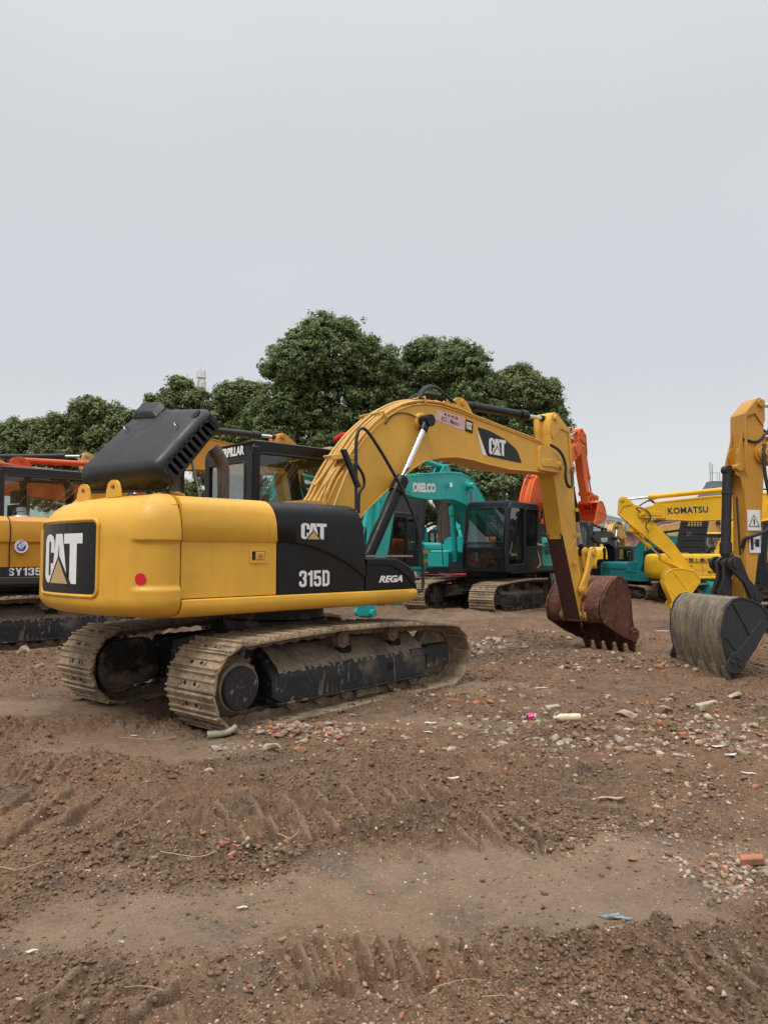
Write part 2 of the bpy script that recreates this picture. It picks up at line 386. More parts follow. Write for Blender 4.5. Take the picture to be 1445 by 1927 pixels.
def undercarriage(root, yaw=0., yi=.675, yo=1.375, N=46, detail=True, tm=None, fm=None):
    tm = tm or M['track']; fm = fm or M['frame']
    rnd = random.Random(3)
    mid = (yi + yo) / 2
    for sgn in (-1, 1):
        path, pitch = track_path(N)
        mb = MB()
        ya, yb = sorted((sgn * yi, sgn * yo))
        for (x, z, a) in path:
            a += rnd.uniform(-.035, .035)
            Mx = Matrix.Translation((x, 0, z)) @ Matrix.Rotation(-a, 4, 'Y')
            h = pitch * .5
            # the outside of the shoe is local -Z : a plate with three bars
            pr = [(-h * 1.02, .012), (h * .94, .012), (h * .98, -.004), (h * .86, -.012), (h * .80, -.030), (h * .62, -.032), (h * .56, -.012),
                  (-h * .05, -.008), (-h * .12, -.024), (-h * .28, -.024), (-h * .36, -.008), (-h * .80, -.008), (-h * .86, -.030), (-h * 1.02, -.030)]
            dx = rnd.uniform(-.004, .004)
            mb.prism(pr, ya + dx, yb + dx, Mx)
            if detail:
                mb.mi = 1
                for q in (-.045, .045):
                    c_ = Mx @ Vector((h * .25, sgn * mid + q * 1.6, -.0135)); d_ = Mx @ Vector((h * .25, sgn * mid + q * 1.6, -.009))
                    if q < 0 or True: mb.cyl(d_, c_, .020, n=8)
                mb.mi = 0
                for q in (-.13, .13):
                    c_ = Mx @ Vector((h * .25, sgn * mid + q, -.026)); d_ = Mx @ Vector((h * .25, sgn * mid + q, -.009))
                    mb.cyl(d_, c_, .016, n=6)
            # chain links inside
            mb.mi = 2
            for q in (-.085, .085):
                mb.prism([(-h * 1.15, .012), (h * .75, .012), (h * 1.05, .045), (h * .9, .085), (h * .1, .10), (-h * .8, .085), (-h * 1.1, .05)],
                         sgn * mid + q - .018, sgn * mid + q + .018, Mx)
            c_ = Mx @ Vector((-h * .9, sgn * mid - .11, .055)); d_ = Mx @ Vector((-h * .9, sgn * mid + .11, .055)); mb.cyl(c_, d_, .026, n=8)
            mb.mi = 0
        tr = mb.build('crawler_track', [tm, M['seam'], M['trackin']], root, rz=yaw, smooth=30)
        # side frame with sloping top and guard
        fb = MB(); so_, si_ = sgn * (mid + .17), sgn * (mid - .17)
        prof = [(mid + .19, .17), (mid + .19, .42), (mid + .16, .47), (mid - .10, .66), (mid - .2, .66), (mid - .2, .2)]
        rings = []
        for x, e in ((-1.06, .05), (-.98, 0), (1.28, 0), (1.33, .02)):
            rings.append([(x, sgn * (p - (e if p > mid else -e * .5)), z - (e if z > .4 else -e)) for p, z in prof])
        fb.loft(rings)
        fb.box(-1.05, 1.3, *sorted((sgn * (mid + .10), sgn * (mid + .215))), .150, .178)
        # front tensioner cover
        fb.box(1.335, 1.78, *sorted((sgn * (mid - .16), sgn * (mid + .185))), .235, .50)
        fb.box(1.02, 1.34, *sorted((sgn * (mid + .10), sgn * (mid + .20))), .40, .485)
        fr = fb.build('track_frame', M['guard'], root, bevel=.012, rz=yaw)
        mbm = MB()
        # dried mud lying on the sloping top of the frame, and black blocks painted as the shade of openings
        n_ = 60; rings = []
        for i in range(n_):
            x = -1.0 + 2.28 * i / (n_ - 1); r = []
            for q in range(8):
                v = q / 7; y = mid - .19 + .37 * v; z = .665 if v < .26 else .665 - (.665 - .462) * (v - .26) / .74
                if v > .93: z -= rnd.uniform(.0, .07)
                r.append((x, sgn * y, z + rnd.uniform(.004, .028)))
            rings.append(r)
        mbm.loft(rings, cap=False, closed=False)
        mbm.build('mud_layer', M['frametop'], fr, smooth=60)
        hb = MB()
        for x in (.02, .86):
            hb = MB(); hb.box(x - .09, x + .09, *sorted((sgn * (mid - .02), sgn * (mid + .09))), .52, .612); hb.build('frame_shade_block', M['seam'], fr)
        if detail:
            hb = MB(); hb.box(.60, .70, *sorted((sgn * (mid + .16), sgn * (mid + .195))), .30, .38); hb.build('frame_shade_block', M['seam'], fr)
        rp = [(0.0, -.17), (.05, -.17), (.06, -.15), (.09, -.15), (.09, -.06), (.065, -.055), (.065, .055), (.09, .06), (.09, .15), (.06, .15), (.05, .17), (0, .17)]
        for x in (-.1, .72):
            MB().rev([(a * .95, b) for a, b in rp], (x, sgn * (mid + .02), .70), n=16).build('carrier_roller', M['trackin'], fr)
        for i, x in enumerate((-.80, -.42, -.04, .34, .72, 1.10)):
            MB().rev(rp, (x, sgn * (mid + .01), .165), n=16).build('roller', M['trackin'], fr)
        gb = MB(); gb.box(.14, .50, *sorted((sgn * (mid + .10), sgn * (mid + .15))), .06, .155); gb.build('track_guide', M['frametop'], fr, bevel=.01)
        # rear sprocket with final drive
        sb = MB()
        for t in range(21):
            a = 2 * PI * t / 21
            sb.box(-.02, .02, sgn * mid - .03, sgn * mid + .03, .24, .335, Matrix.Translation((-1.5, 0, .405)) @ Matrix.Rotation(a, 4, 'Y'))
        sb.rev([(0, -.06), (.27, -.06), (.28, 0), (.27, .06), (0, .06)], (-1.5, sgn * mid, .405), n=32)
        sp = sb.build('sprocket', M['trackin'], fr)
        hbm = MB()
        hbm.rev([(0, sgn * -.2), (.29, sgn * -.2), (.29, sgn * .06), (.262, sgn * .10), (.235, sgn * .16), (.225, sgn * .20), (0, sgn * .20)], (-1.5, sgn * mid, .395), n=32)
        hbm.build('final_drive', M['frametop'], sp, bevel=.006)
        hc = MB(); hc.rev([(0, sgn * .2), (.20, sgn * .2), (.20, sgn * .222), (.188, sgn * .236), (0, sgn * .238)], (-1.5, sgn * mid, .385), n=32)
        hc.build('hub_cap', M['guard'], sp)
        ib = MB(); ib.rev([(0, -.05), (.12, -.05), (.13, -.02), (.25, -.02), (.27, -.06), (.315, -.06), (.325, -.02), (.325, .02), (.315, .06), (.27, .06), (.25, .02), (.13, .02), (.12, .05), (0, .05)], (1.62, sgn * mid, .385), n=36)
        ib.build('idler', M['track'], fr)
        # inner cover of the drive motor, the broad round plate seen from between the tracks
        cbm = MB(); cbm.prism(rpoly([(-1.78, .14), (-1.78, .66), (-1.1, .70), (-1.02, .2)], .22, 6), *sorted((sgn * (mid - .19), sgn * (mid - .27))))
        cbm.build('drive_cover', M['frame'], fr, bevel=.015)
    cb = MB()
    # car body: X frame and slew ring
    cb.prism([(-.62, .50), (-.5, .78), (.5, .78), (.62, .50), (.45, .38), (-.45, .38)], -.55, .55)
    for sx in (-1, 1):
        for sy in (-1, 1):
            rings = []
            for (x, y, z0, z1, h) in ((.35, .4, .42, .74, .18), (.75, .78, .34, .62, .16)):
                rings.append([(sx * x - h, sy * y, z0), (sx * x + h, sy * y, z0), (sx * x + h * .8, sy * y, z1), (sx * x - h * .8, sy * y, z1)])
            cb.loft(rings)
    cb.rev([(0, .76), (.60, .76), (.60, .86), (.56, .88), (.56, 1.06), (0, 1.06)], (0, 0, 0), 'Z', 36)
    cb.build('car_body', M['frame'], root, bevel=.01, rz=yaw)

# outlines measured in the machine frame: X forward, Z up
BOOM_TOP = [(-.06, 1.72), (.16, 1.95), (.43, 2.21), (.60, 2.50), (.80, 2.76), (1.02, 3.03), (1.20, 3.19), (1.38, 3.33), (1.60, 3.46), (1.84, 3.56), (2.114, 3.62), (2.437, 3.64),
            (2.891, 3.605), (3.25, 3.56), (4.022, 3.47), (4.579, 3.40), (5.02, 3.335)]
BOOM_BOT = [(4.95, 2.925), (4.57, 2.918), (4.012, 2.90), (3.491, 2.93), (3.122, 2.965), (2.77, 2.975), (2.432, 2.935), (2.11, 2.86), (1.903, 2.755), (1.604, 2.56), (1.317, 2.36), (1.043, 2.15),
            (.35, 1.50), (.12, 1.40), (-.06, 1.5)]
ARM_OUT = [(5.20, 3.80), (5.25, 3.91), (5.33, 3.955), (5.42, 3.93), (5.79, 3.70), (5.86, 3.14), (5.905, 2.79), (5.965, 1.93), (6.03, 1.5), (6.14, .98), (6.225, .62), (6.20, .50), (6.12, .46), (6.04, .50),
           (5.93, .80), (5.56, 1.81), (5.30, 2.90), (5.17, 3.05), (5.16, 3.2), (5.25, 3.44), (5.21, 3.6)]
BUCKET = [(6.14, .44), (6.08, .52), (6.05, .66), (6.08, .82), (6.24, 1.00), (6.42, 1.14), (6.60, 1.215), (6.76, 1.22), (6.92, 1.13), (7.03, .96), (7.09, .74), (7.12, .48), (7.19, .22), (7.25, .02)]
F0, A0, T0 = Vector((.1, 1.6)), Vector((5.33, 3.07)), Vector((6.12, .56))

def xf2(src, dst, ang, sc_=1.0):
    c, s = math.cos(ang) * sc_, math.sin(ang) * sc_
    def f(p):
        x, z = p[0] - src[0], p[1] - src[1]
        return (dst[0] + x * c - z * s, dst[1] + x * s + z * c)
    return f

def boomarm(root, yc, bm_, am_, bkm, da=0., db=0., dc=0., cylm=None, rodm=None, bw=.22, aw=.16, bkw=1.10, bucket=True, light=False,
            teethm=None, lug=None, linkm=None, barrels=None, asc=1.0, lean=0.0, awx=1.0, bkprof=None, lk=None, bx=1.0, pipes=True):
    """boom, arm, bucket and cylinders. da/db/dc: rotation (radians) of boom, arm and bucket away from the pose of the measured outline"""
    cylm = cylm or M['black']; rodm = rodm or M['chrome']; lug = lug or bkm; linkm = linkm or am_; barrels = barrels or cylm
    _fb = xf2(F0, F0, da)
    def fb_(p):      # 'lean' brings the knee of the boom nearer to its foot
        p = (F0.x + (p[0] - F0.x) * bx, p[1])
        if not lean: return _fb(p)
        t = max(0., min(1., (p[1] - 1.6) / 1.35)); return _fb((p[0] - lean * t * t * (3 - 2 * t), p[1] - .06 * lean * t))
    A1 = fb_(A0); _fa = xf2(A0, A1, da + db, asc)
    fa_ = (lambda p: _fa((A0.x + (p[0] - A0.x) * awx, p[1]))) if awx != 1 else _fa
    T1 = fa_(T0); fk_ = xf2(T0, T1, da + db + dc, asc)
    P = {}
    ot = [fb_(p) for p in BOOM_TOP]; obt = [fb_(p) for p in BOOM_BOT]
    b = MB(); b.prism(ot + obt, yc - bw + .012, yc + bw - .012)
    def flange(pts, up, y=bw, t=.016):
        q = []
        for i, p in enumerate(pts):
            a_ = Vector(pts[max(0, i - 1)]); c_ = Vector(pts[min(len(pts) - 1, i + 1)]); d = (c_ - a_).normalized(); n_ = Vector((-d.y, d.x))
            q.append((p[0] + n_.x * t * up, p[1] + n_.y * t * up))
        b.prism(list(pts) + q[::-1], yc - y, yc + y)
    flange(ot, 1); flange(obt, 1)
    boom = b.build('boom', bm_, root, bevel=.006)
    # cheeks at the boom tip, pin, bosses
    for s_ in (-1, 1):
        y0 = yc + s_ * bw; c = MB()
        c.prism([fb_(p) for p in rpoly([(4.76, 3.31), (4.90, 3.35), (5.24, 3.25), (5.46, 3.10), (5.42, 2.96), (5.28, 2.935), (4.74, 2.94)], .06)], y0 - .02, y0 + .02)
        c.prism([fb_(p) for p in rpoly([(4.84, 3.12), (5.0, 3.12), (5.12, 3.17), (5.42, 3.10), (5.40, 2.99), (5.1, 3.02), (4.84, 3.0)], .04)], y0 + s_ * .02, y0 + s_ * .035)
        c.build('boom_tip_cheek', bm_, boom, bevel=.005)
    pm = MB(); q = fb_(A0); pm.cyl((q[0], yc - bw - .06, q[1]), (q[0], yc + bw + .06, q[1]), .055, n=20)
    pm.build('boom_tip_pin', bm_ if not light else bm_, boom, bevel=.005)
    lb = MB()
    for s_ in (-1, 1): lb.prism([fb_(p) for p in rpoly([(2.70, 3.60), (2.86, 3.84), (3.0, 3.87), (3.12, 3.82), (3.34, 3.56)], .06)], yc + s_ * .10 - .015, yc + s_ * .10 + .015)
    q = fb_((3.02, 3.79)); lb.cyl((q[0], yc - .14, q[1]), (q[0], yc + .14, q[1]), .045, n=16)
    lb.build('cylinder_lug', bm_, boom, bevel=.004)
    # boom pin for the lift cylinders
    q = fb_((2.03, 3.37)); pb = MB(); pb.cyl((q[0], yc - bw - .17, q[1]), (q[0], yc + bw + .17, q[1]), .05, n=20)
    for s_ in (-1, 1): pb.cyl((q[0], yc + s_ * (bw - .01), q[1]), (q[0], yc + s_ * (bw + .02), q[1]), .13, .10, n=24)
    pb.build('lift_cylinder_pin', bm_, boom, bevel=.004)
    P['liftpin'] = q
    def cylinder(name, a, b_, y, rb, rr_, frac, mb_, mr_, collar=1.25, ends=None):
        a = Vector((a[0], y, a[1])); b_ = Vector((b_[0], y, b_[1])); m_ = a.lerp(b_, frac); d = (b_ - a).normalized()
        k_ = MB(); k_.cyl(a + d * .05, m_, rb, n=20); k_.cyl(m_ - d * rb * 2.6, m_, rb * collar, n=20); k_.cyl(m_, m_ + d * .03, rb * collar * .8, n=20)
        k_.cyl(a + d * .30, a + d * .33, rb * 1.12, n=20)
        k_.cyl(a + Vector((0, -rb * .9, 0)), a + Vector((0, rb * .9, 0)), rb * 1.05, n=16)
        o = k_.build(name, mb_, root, bevel=.004)
        r_ = MB(); r_.cyl(m_, b_, rr_, n=16); r_.build('piston_rod', mr_, o)
        e_ = MB(); e_.cyl(b_ + Vector((0, -rb * 1.0, 0)), b_ + Vector((0, rb * 1.0, 0)), rb * 1.05, n=18); e_.cyl(b_ - d * .16, b_, rb * .75, rb * .8, n=16)
        e_.build('rod_end', M['black'] if mb_ is M['black'] else mb_, o, bevel=.004)
        return o
    # lift cylinders
    lp = fb_((2.03, 3.37)); base = (.80, 1.30)
    L_ = math.dist(lp, base)
    for s_ in (-1, 1): cylinder('lift_cylinder', base, lp, yc + s_ * (bw + .11), .078, .038, min(.93, 1.46 / L_), barrels, rodm)
    # arm
    ao = [fa_(p) for p in ARM_OUT]
    a = MB(); a.prism(ao, yc - aw + .012, yc + aw - .012)
    arm = a.build('arm', am_, root, bevel=.006)
    for s_ in (-1, 1):
        a2 = MB(); a2.prism([fa_(p) for p in [(5.20, 3.80), (5.25, 3.91), (5.33, 3.955), (5.42, 3.93), (5.79, 3.70), (5.86, 3.14), (5.905, 2.79), (5.86, 2.7), (5.8, 3.1), (5.74, 3.66), (5.5, 3.7), (5.28, 3.5), (5.21, 3.6)]],
                 yc + s_ * aw - .006, yc + s_ * aw + .010)
        a2.build('arm_edge_plate', am_, arm, bevel=.004)
    a2 = MB(); tp = fa_((5.33, 3.86)); a2.cyl((tp[0], yc - aw - .05, tp[1]), (tp[0], yc + aw + .05, tp[1]), .05, n=18); a2.build('arm_boss', am_, arm, bevel=.004); a2 = MB()
    tt = fa_(T0); a2.cyl((tt[0], yc - aw - .09, tt[1]), (tt[0], yc + aw + .09, tt[1]), .085, n=18); a2.build('arm_boss', am_, arm, bevel=.004); a2 = MB()
    a2.cyl((*(lambda q: (q[0],))(fa_(A0)), yc - aw - .03, fa_(A0)[1]), (fa_(A0)[0], yc + aw + .03, fa_(A0)[1]), .15, n=24)
    a2.build('arm_boss', am_, arm, bevel=.004)
    cylinder('arm_cylinder', fb_((3.05, 3.79)), tp, yc, .068, .034, .745, barrels, rodm)
    # bucket linkage
    J = fa_((6.40, 1.62)) ; ro = fa_((6.04, 1.0)); ear = fk_((6.42, 1.03))
    bcb = fa_((5.98, 3.05)); frac_ = .60
    if lk: J, ro, ear, bcb, frac_ = lk
    # the joint of the two links
    p_, q_ = Vector(ro), Vector(ear); r1_, r2_ = .717 * asc, .60 * asc; dd_ = (q_ - p_).length
    if lk: pass
    elif abs(r1_ - r2_) < dd_ < r1_ + r2_:
        a_ = (r1_ ** 2 - r2_ ** 2 + dd_ ** 2) / (2 * dd_); h_ = math.sqrt(max(0, r1_ ** 2 - a_ ** 2)); u_ = (q_ - p_) / dd_; n_ = Vector((-u_.y, u_.x))
        c1, c2 = p_ + u_ * a_ + n_ * h_, p_ + u_ * a_ - n_ * h_
        J = tuple(min((c1, c2), key=lambda c: (c - Vector(J)).length))
    else: J = tuple(p_.lerp(q_, .5))
    cylinder('bucket_cylinder', bcb, J, yc, .058 if not lk else .064, .03, frac_, barrels, rodm)
    e = MB()
    for s_ in (-1, 1): e.prism([fa_(p) for p in rpoly([(5.82, 3.2), (6.0, 3.16), (6.06, 3.04), (5.98, 2.96), (5.88, 2.6), (5.80, 2.6)], .05)], yc + s_ * .09 - .012, yc + s_ * .09 + .012)
    e.build('cylinder_bracket', am_, arm, bevel=.004)
    def link(p, q, y, w_, r0, r1, t=.028):
        l_ = MB(); p = Vector(p); q = Vector(q); d = (q - p).normalized(); n_ = Vector((-d.y, d.x))
        poly = []
        a0 = math.atan2(d.y, d.x)
        for k_ in range(9): t_ = a0 + PI / 2 + PI * k_ / 8; poly.append((p.x + r0 * math.cos(t_), p.y + r0 * math.sin(t_)))
        mq = p.lerp(q, .5); poly.append((mq.x - n_.x * w_, mq.y - n_.y * w_))
        for k_ in range(9): t_ = a0 - PI / 2 + PI * k_ / 8; poly.append((q.x + r1 * math.cos(t_), q.y + r1 * math.sin(t_)))
        poly.append((mq.x + n_.x * w_, mq.y + n_.y * w_))
        l_.prism(poly, y - t, y + t); l_.cyl((p.x, y - t - .02, p.y), (p.x, y + t + .02, p.y), r0 * .62, n=16); l_.cyl((q.x, y - t - .02, q.y), (q.x, y + t + .02, q.y), r1 * .62, n=16)
        return l_
    for s_ in (-1, 1):
        link(ro, J, yc + s_ * (aw + .045), .045, .085, .10).build('idler_link', linkm, arm, bevel=.004)
    link(J, ear, yc - .07, .05, .09, .095, .03).build('bucket_link', linkm if not light else linkm, arm, bevel=.004)
    link(J, ear, yc + .07, .05, .09, .095, .03).build('bucket_link', linkm, arm, bevel=.004)
    if bucket: make_bucket(root, bkprof or [fk_(p) for p in BUCKET], yc, bkw, bkm, lug, fk_, teethm)
    if pipes:
        def along(pts, h):
            o_ = []
            for i, p in enumerate(pts):
                a_ = Vector(pts[max(0, i - 1)]); c_ = Vector(pts[min(len(pts) - 1, i + 1)]); d = (c_ - a_).normalized(); o_.append((p[0] - d.y * h, p[1] + d.x * h))
            return o_
        oc = along(ot[2:], .045)
        for y in (yc - .12, yc + .06, yc + .13): MB().tube([(x, y, z) for x, z in oc], .018, 6, 1).build('hydraulic_pipe', bm_, boom, smooth=60)
        for i in (3, 7, 11):
            if i < len(oc): q = MB(); q.box(oc[i][0] - .03, oc[i][0] + .03, yc - .16, yc + .17, oc[i][1] - .03, oc[i][1] + .028); q.build('pipe_clamp', bm_, boom, bevel=.005)
        e_ = oc[-1]; g1 = fa_((5.35, 3.45)); g2 = fa_((5.86, 3.3))
        for y in (yc - .12, yc + .13):
            MB().tube([(e_[0], y, e_[1]), (e_[0] + .12, y * 1.1, e_[1] + .10), (g1[0] - .12, y * 1.2, g1[1]), (g1[0] + .05, y * 1.3, g1[1] - .2), (g2[0], y, g2[1])], .018, 6, 2).build('hose', M['rubber'], boom, smooth=60)
        k0 = fb_((1.5, 3.5)); k1 = fb_((2.9, 3.62))
        MB().tube([(k0[0], yc + .05, k0[1] + .03), (k0[0] + .1, yc + .05, k0[1] + .22), (k1[0] - .3, yc + .04, k1[1] + .2), (k1[0], yc + .02, k1[1] + .08)], .02, 6, 2).build('hose', M['rubber'], boom, smooth=60)
    P.update(A1=A1, T1=T1, fb=fb_, fa=fa_, fk=fk_, boom=boom, arm=arm)
    return P

def make_bucket(root, prof, yc, w, m, lug, fk, teethm=None, nt=5, holes=False):
    b = MB(); hw = w / 2
    ins = []
    n = len(prof); V2 = [Vector(p) for p in prof]
    cen = sum(V2, Vector((0, 0))) / n
    for i, p in enumerate(V2):
        a_ = V2[max(0, i - 1)]; c_ = V2[min(n - 1, i + 1)]; d = (c_ - a_).normalized(); n_ = Vector((-d.y, d.x))
        if (cen - p).dot(n_) < 0: n_ = -n_
        ins.append(tuple(p + n_ * .024))
    b.prism(list(prof) + ins[::-1], yc - hw + .02, yc + hw - .02)
    # bent ribs along the back
    sh = b.build('bucket', m, root, bevel=.006)
    # side plates with a thicker cutting rim
    lip0, lip1 = V2[0], V2[-1]; d = (lip1 - lip0); nn = Vector((-d.y, d.x)).normalized()
    if (cen - lip0).dot(nn) < 0: nn = -nn
    poly = [tuple(p) for p in V2]
    rim = [tuple(lip0), tuple(lip0.lerp(lip1, .45) - nn * .03), tuple(lip1), tuple(lip1 + nn * .20 - d.normalized() * .08), tuple(lip0.lerp(lip1, .5) + nn * .15), tuple(lip0 + nn * .12 + d.normalized() * .05)]
    for s_ in (-1, 1):
        y = yc + s_ * hw; sp = MB()
        sp.prism(poly, y - .022 if s_ < 0 else y - .004, y + .004 if s_ < 0 else y + .022)
        ro = [(cen + (Vector(p) - cen) * 1.015) for p in V2]; ri = [(cen + (Vector(p) - cen) * .93) for p in V2]
        for i in range(n - 1):
            sp.prism([tuple(ro[i]), tuple(ro[i + 1]), tuple(ri[i + 1]), tuple(ri[i])], y + s_ * .018, y + s_ * .034)
        sp.prism(rim, y + s_ * .016, y + s_ * .040)
        # stiffening bars
        a_ = cen.lerp(V2[int(n * .45)], .85); e_ = lip0.lerp(lip1, .35) + nn * .1
        dd = (e_ - a_).normalized(); q = Vector((-dd.y, dd.x)) * .022
        sp.prism([tuple(a_ + q), tuple(e_ + q), tuple(e_ - q), tuple(a_ - q)], y + s_ * .018, y + s_ * .038)
        a_ = cen.lerp(V2[int(n * .72)], .85); e_ = lip0.lerp(lip1, .68) + nn * .1
        dd = (e_ - a_).normalized(); q = Vector((-dd.y, dd.x)) * .018
        sp.prism([tuple(a_ + q), tuple(e_ + q), tuple(e_ - q), tuple(a_ - q)], y + s_ * .018, y + s_ * .034)
        sp.build('side_plate', m, sh, bevel=.005)
    # side cutters near the teeth
    for s_ in (-1, 1):
        y = yc + s_ * (hw + .02); sc_b = MB()
        c0 = lip1 + nn * .16 - d.normalized() * .20
        pl = rpoly([tuple(c0 + d.normalized() * x + nn * z) for x, z in ((-.12, .0), (-.04, .08), (.16, .06), (.20, -.02), (.12, -.16), (-.02, -.18))], .04)
        sc_b.prism(pl, y + s_ * .018, y + s_ * .045)
        for x, z in ((-.03, -.02), (.06, .01), (.03, -.09)):
            q = c0 + d.normalized() * x + nn * z; sc_b.cyl((q.x, y + s_ * .045, q.y), (q.x, y + s_ * .07, q.y), .022, n=8)
        sc_b.build('side_cutter', m, sh, bevel=.004)
    # teeth
    dl = (V2[-1] - V2[-2]).normalized(); nl = Vector((-dl.y, dl.x))
    for i in range(nt):
        y = yc - hw + .07 + (w - .14) * i / (nt - 1)
        t = MB(); rings = []
        for u, hh, ww in ((-.20, .010, .042), (-.14, .040, .052), (0, .050, .060), (.09, .042, .052), (.24, .008, .036)):
            c_ = lip1 + dl * u
            rings.append([(c_.x + nl.x * hh, y - ww, c_.y + nl.y * hh), (c_.x + nl.x * hh, y + ww, c_.y + nl.y * hh), (c_.x - nl.x * hh, y + ww, c_.y - nl.y * hh), (c_.x - nl.x * hh, y - ww, c_.y - nl.y * hh)])
        t.loft(rings); t.build('tooth', teethm or m, sh, bevel=.006)
    # wear strips up the heel of the shell, one above each tooth
    for i in range(nt):
        y = yc - hw + .07 + (w - .14) * i / (nt - 1); ws = MB(); sg = V2[-6:]; ou = []
        for q, p in enumerate(sg):
            a_ = sg[max(0, q - 1)]; c_ = sg[min(len(sg) - 1, q + 1)]; d = (c_ - a_).normalized(); n_ = Vector((-d.y, d.x))
            if (cen - p).dot(n_) > 0: n_ = -n_
            ou.append(tuple(p + n_ * (.022 if q else .002)))
        ws.prism([tuple(p) for p in sg] + ou[::-1], y - .042, y + .042); ws.build('wear_strip', m, sh, bevel=.004)
    # ears
    for s_ in (-1, 1):
        e = MB(); y = yc + s_ * .20
        e.prism([fk(p) for p in rpoly([(6.03, .50), (6.12, .44), (6.21, .50), (6.44, .94), (6.52, 1.04), (6.44, 1.14), (6.34, 1.1), (6.2, .98), (6.05, .75)], .05)], y - .022, y + .022)
        for p in (T0, (6.42, 1.03)):
            q = fk(p); e.cyl((q[0], y - .045, q[1]), (q[0], y + .045, q[1]), .085, n=18); e.cyl((q[0], y - .06, q[1]), (q[0], y + .06, q[1]), .05, n=16)
        e.build('ear', lug, sh, bevel=.004)
    return sh

def cab(root, x0, x1, y0, y1, z0, z1, mat, zs=None, gl=None, rake=.10, beads=True, small=False, doormat=None, roofm=None):
    """cab with pillars, roof, panes; door on the +Y side; front faces +X"""
    gl = gl or M['glass']; zs = zs or (z0 + .62)
    b = MB()
    prof = [(x0, z0), (x1, z0), (x1, z0 + .55), (x1 - .02, zs), (x1 - rake, z1 - .14), (x1 - rake - .14, z1), (x0 + .08, z1), (x0, z1 - .08)]
    prof = rpoly(prof, .09, 3)
    w1 = rpoly([(x0 + .10, zs + .02), (x1 - .10, zs + .02), (x1 - rake - .10, z1 - .14), (x0 + .09, z1 - .14)], .08, 4)
    # side walls with window
    plate(b, prof, [w1], .05, (0, y0 + .025, 0), (1, 0, 0), (0, 0, 1))
    xm = (x0 + x1) / 2 - .12
    wa = rpoly([(xm + .05, z0 + .18), (x1 - .16, z0 + .18), (x1 - .12, zs + .1), (x1 - rake - .10, z1 - .14), (xm + .05, z1 - .14)], .08, 4)
    wb = rpoly([(x0 + .09, zs + .02), (xm - .05, zs + .02), (xm - .05, z1 - .14), (x0 + .09, z1 - .14)], .07, 4)
    plate(b, prof, [wa, wb], .05, (0, y1 - .025, 0), (1, 0, 0), (0, 0, 1))
    # rear wall
    yo = [(y0 + .05, z0), (y1 - .05, z0), (y1 - .05, z1 - .06), (y0 + .05, z1 - .06)]
    wr = rpoly([(y0 + .16, zs + .04), (y1 - .10, zs + .04), (y1 - .10, z1 - .24), (y0 + .16, z1 - .24)], .06, 4)
    plate(b, yo, [wr], .04, (x0 + .022, 0, 0), (0, 1, 0), (0, 0, 1))
    # front wall: slanted frame
    wf = rpoly([(y0 + .10, zs - .02), (y1 - .10, zs - .02), (y1 - .10, z1 - .16), (y0 + .10, z1 - .16)], .07, 4)
    wf2 = rpoly([(y0 + .12, z0 + .12), (y1 - .12, z0 + .12), (y1 - .12, zs - .12), (y0 + .12, zs - .12)], .05, 4)
    k_ = MB(); plate(k_, [(y0 + .05, z0), (y1 - .05, z0), (y1 - .05, z1 - .05), (y0 + .05, z1 - .05)], [wf, wf2], .04, (0, 0, 0), (0, 1, 0), (0, 0, 1))
    def fx(z):
        return x1 - .022 if z < zs else x1 - .022 - (rake + .0) * (z - zs) / (z1 - .14 - zs)
    vs = [(fx(v[2]) + v[0], v[1], v[2]) for v in k_.v]
    b.add(vs, k_.f)
    # roof and floor
    b.loft([[(x0 + .06, y0 + .02, z1 - .05), (x1 - rake - .10, y0 + .02, z1 - .05), (x1 - rake - .10, y1 - .02, z1 - .05), (x0 + .06, y1 - .02, z1 - .05)],
            [(x0 + .04, y0 + .03, z1 + .005), (x1 - rake - .12, y0 + .03, z1 + .005), (x1 - rake - .12, y1 - .03, z1 + .005), (x0 + .04, y1 - .03, z1 + .005)],
            [(x0 + .16, y0 + .13, z1 + .035), (x1 - rake - .22, y0 + .13, z1 + .035), (x1 - rake - .22, y1 - .13, z1 + .035), (x0 + .16, y1 - .13, z1 + .035)]])
    b.box(x0 + .05, x1 - .06, y0 + .06, y1 - .06, z0 + .01, z0 + .08)
    cb = b.build('cab', mat, root, bevel=.008)
    if roofm:
        r_ = MB(); r_.loft([[(x0 + .02, y0 + .0, z1 - .02), (x1 - rake - .08, y0 + .0, z1 - .02), (x1 - rake - .08, y1, z1 - .02), (x0 + .02, y1, z1 - .02)],
                            [(x0 + .08, y0 + .06, z1 + .06), (x1 - rake - .14, y0 + .06, z1 + .06), (x1 - rake - .14, y1 - .06, z1 + .06), (x0 + .08, y1 - .06, z1 + .06)]])
        r_.build('cab_roof', roofm, cb, bevel=.02)
    def pane(name, pts, f3):
        q = MB(); n_ = len(pts); q.add([f3(p) for p in pts], [tuple(range(n_))]); return q.build(name, gl, cb, fix=False, smooth=0)
    gx = lambda pts, e: [(p[0], p[1]) for p in pts]
    pane('side_window', w1, lambda p: (p[0], y0 + .03, p[1])); pane('door_window', wa, lambda p: (p[0], y1 - .03, p[1])); pane('side_window', wb, lambda p: (p[0], y1 - .03, p[1]))
    pane('rear_window', wr, lambda p: (x0 + .022, p[0], p[1])); pane('windscreen', wf, lambda p: (fx(p[1]), p[0], p[1])); pane('lower_windscreen', wf2, lambda p: (fx(p[1]), p[0], p[1]))
    # rubber seals round the openings (thin tubes)
    t_ = MB()
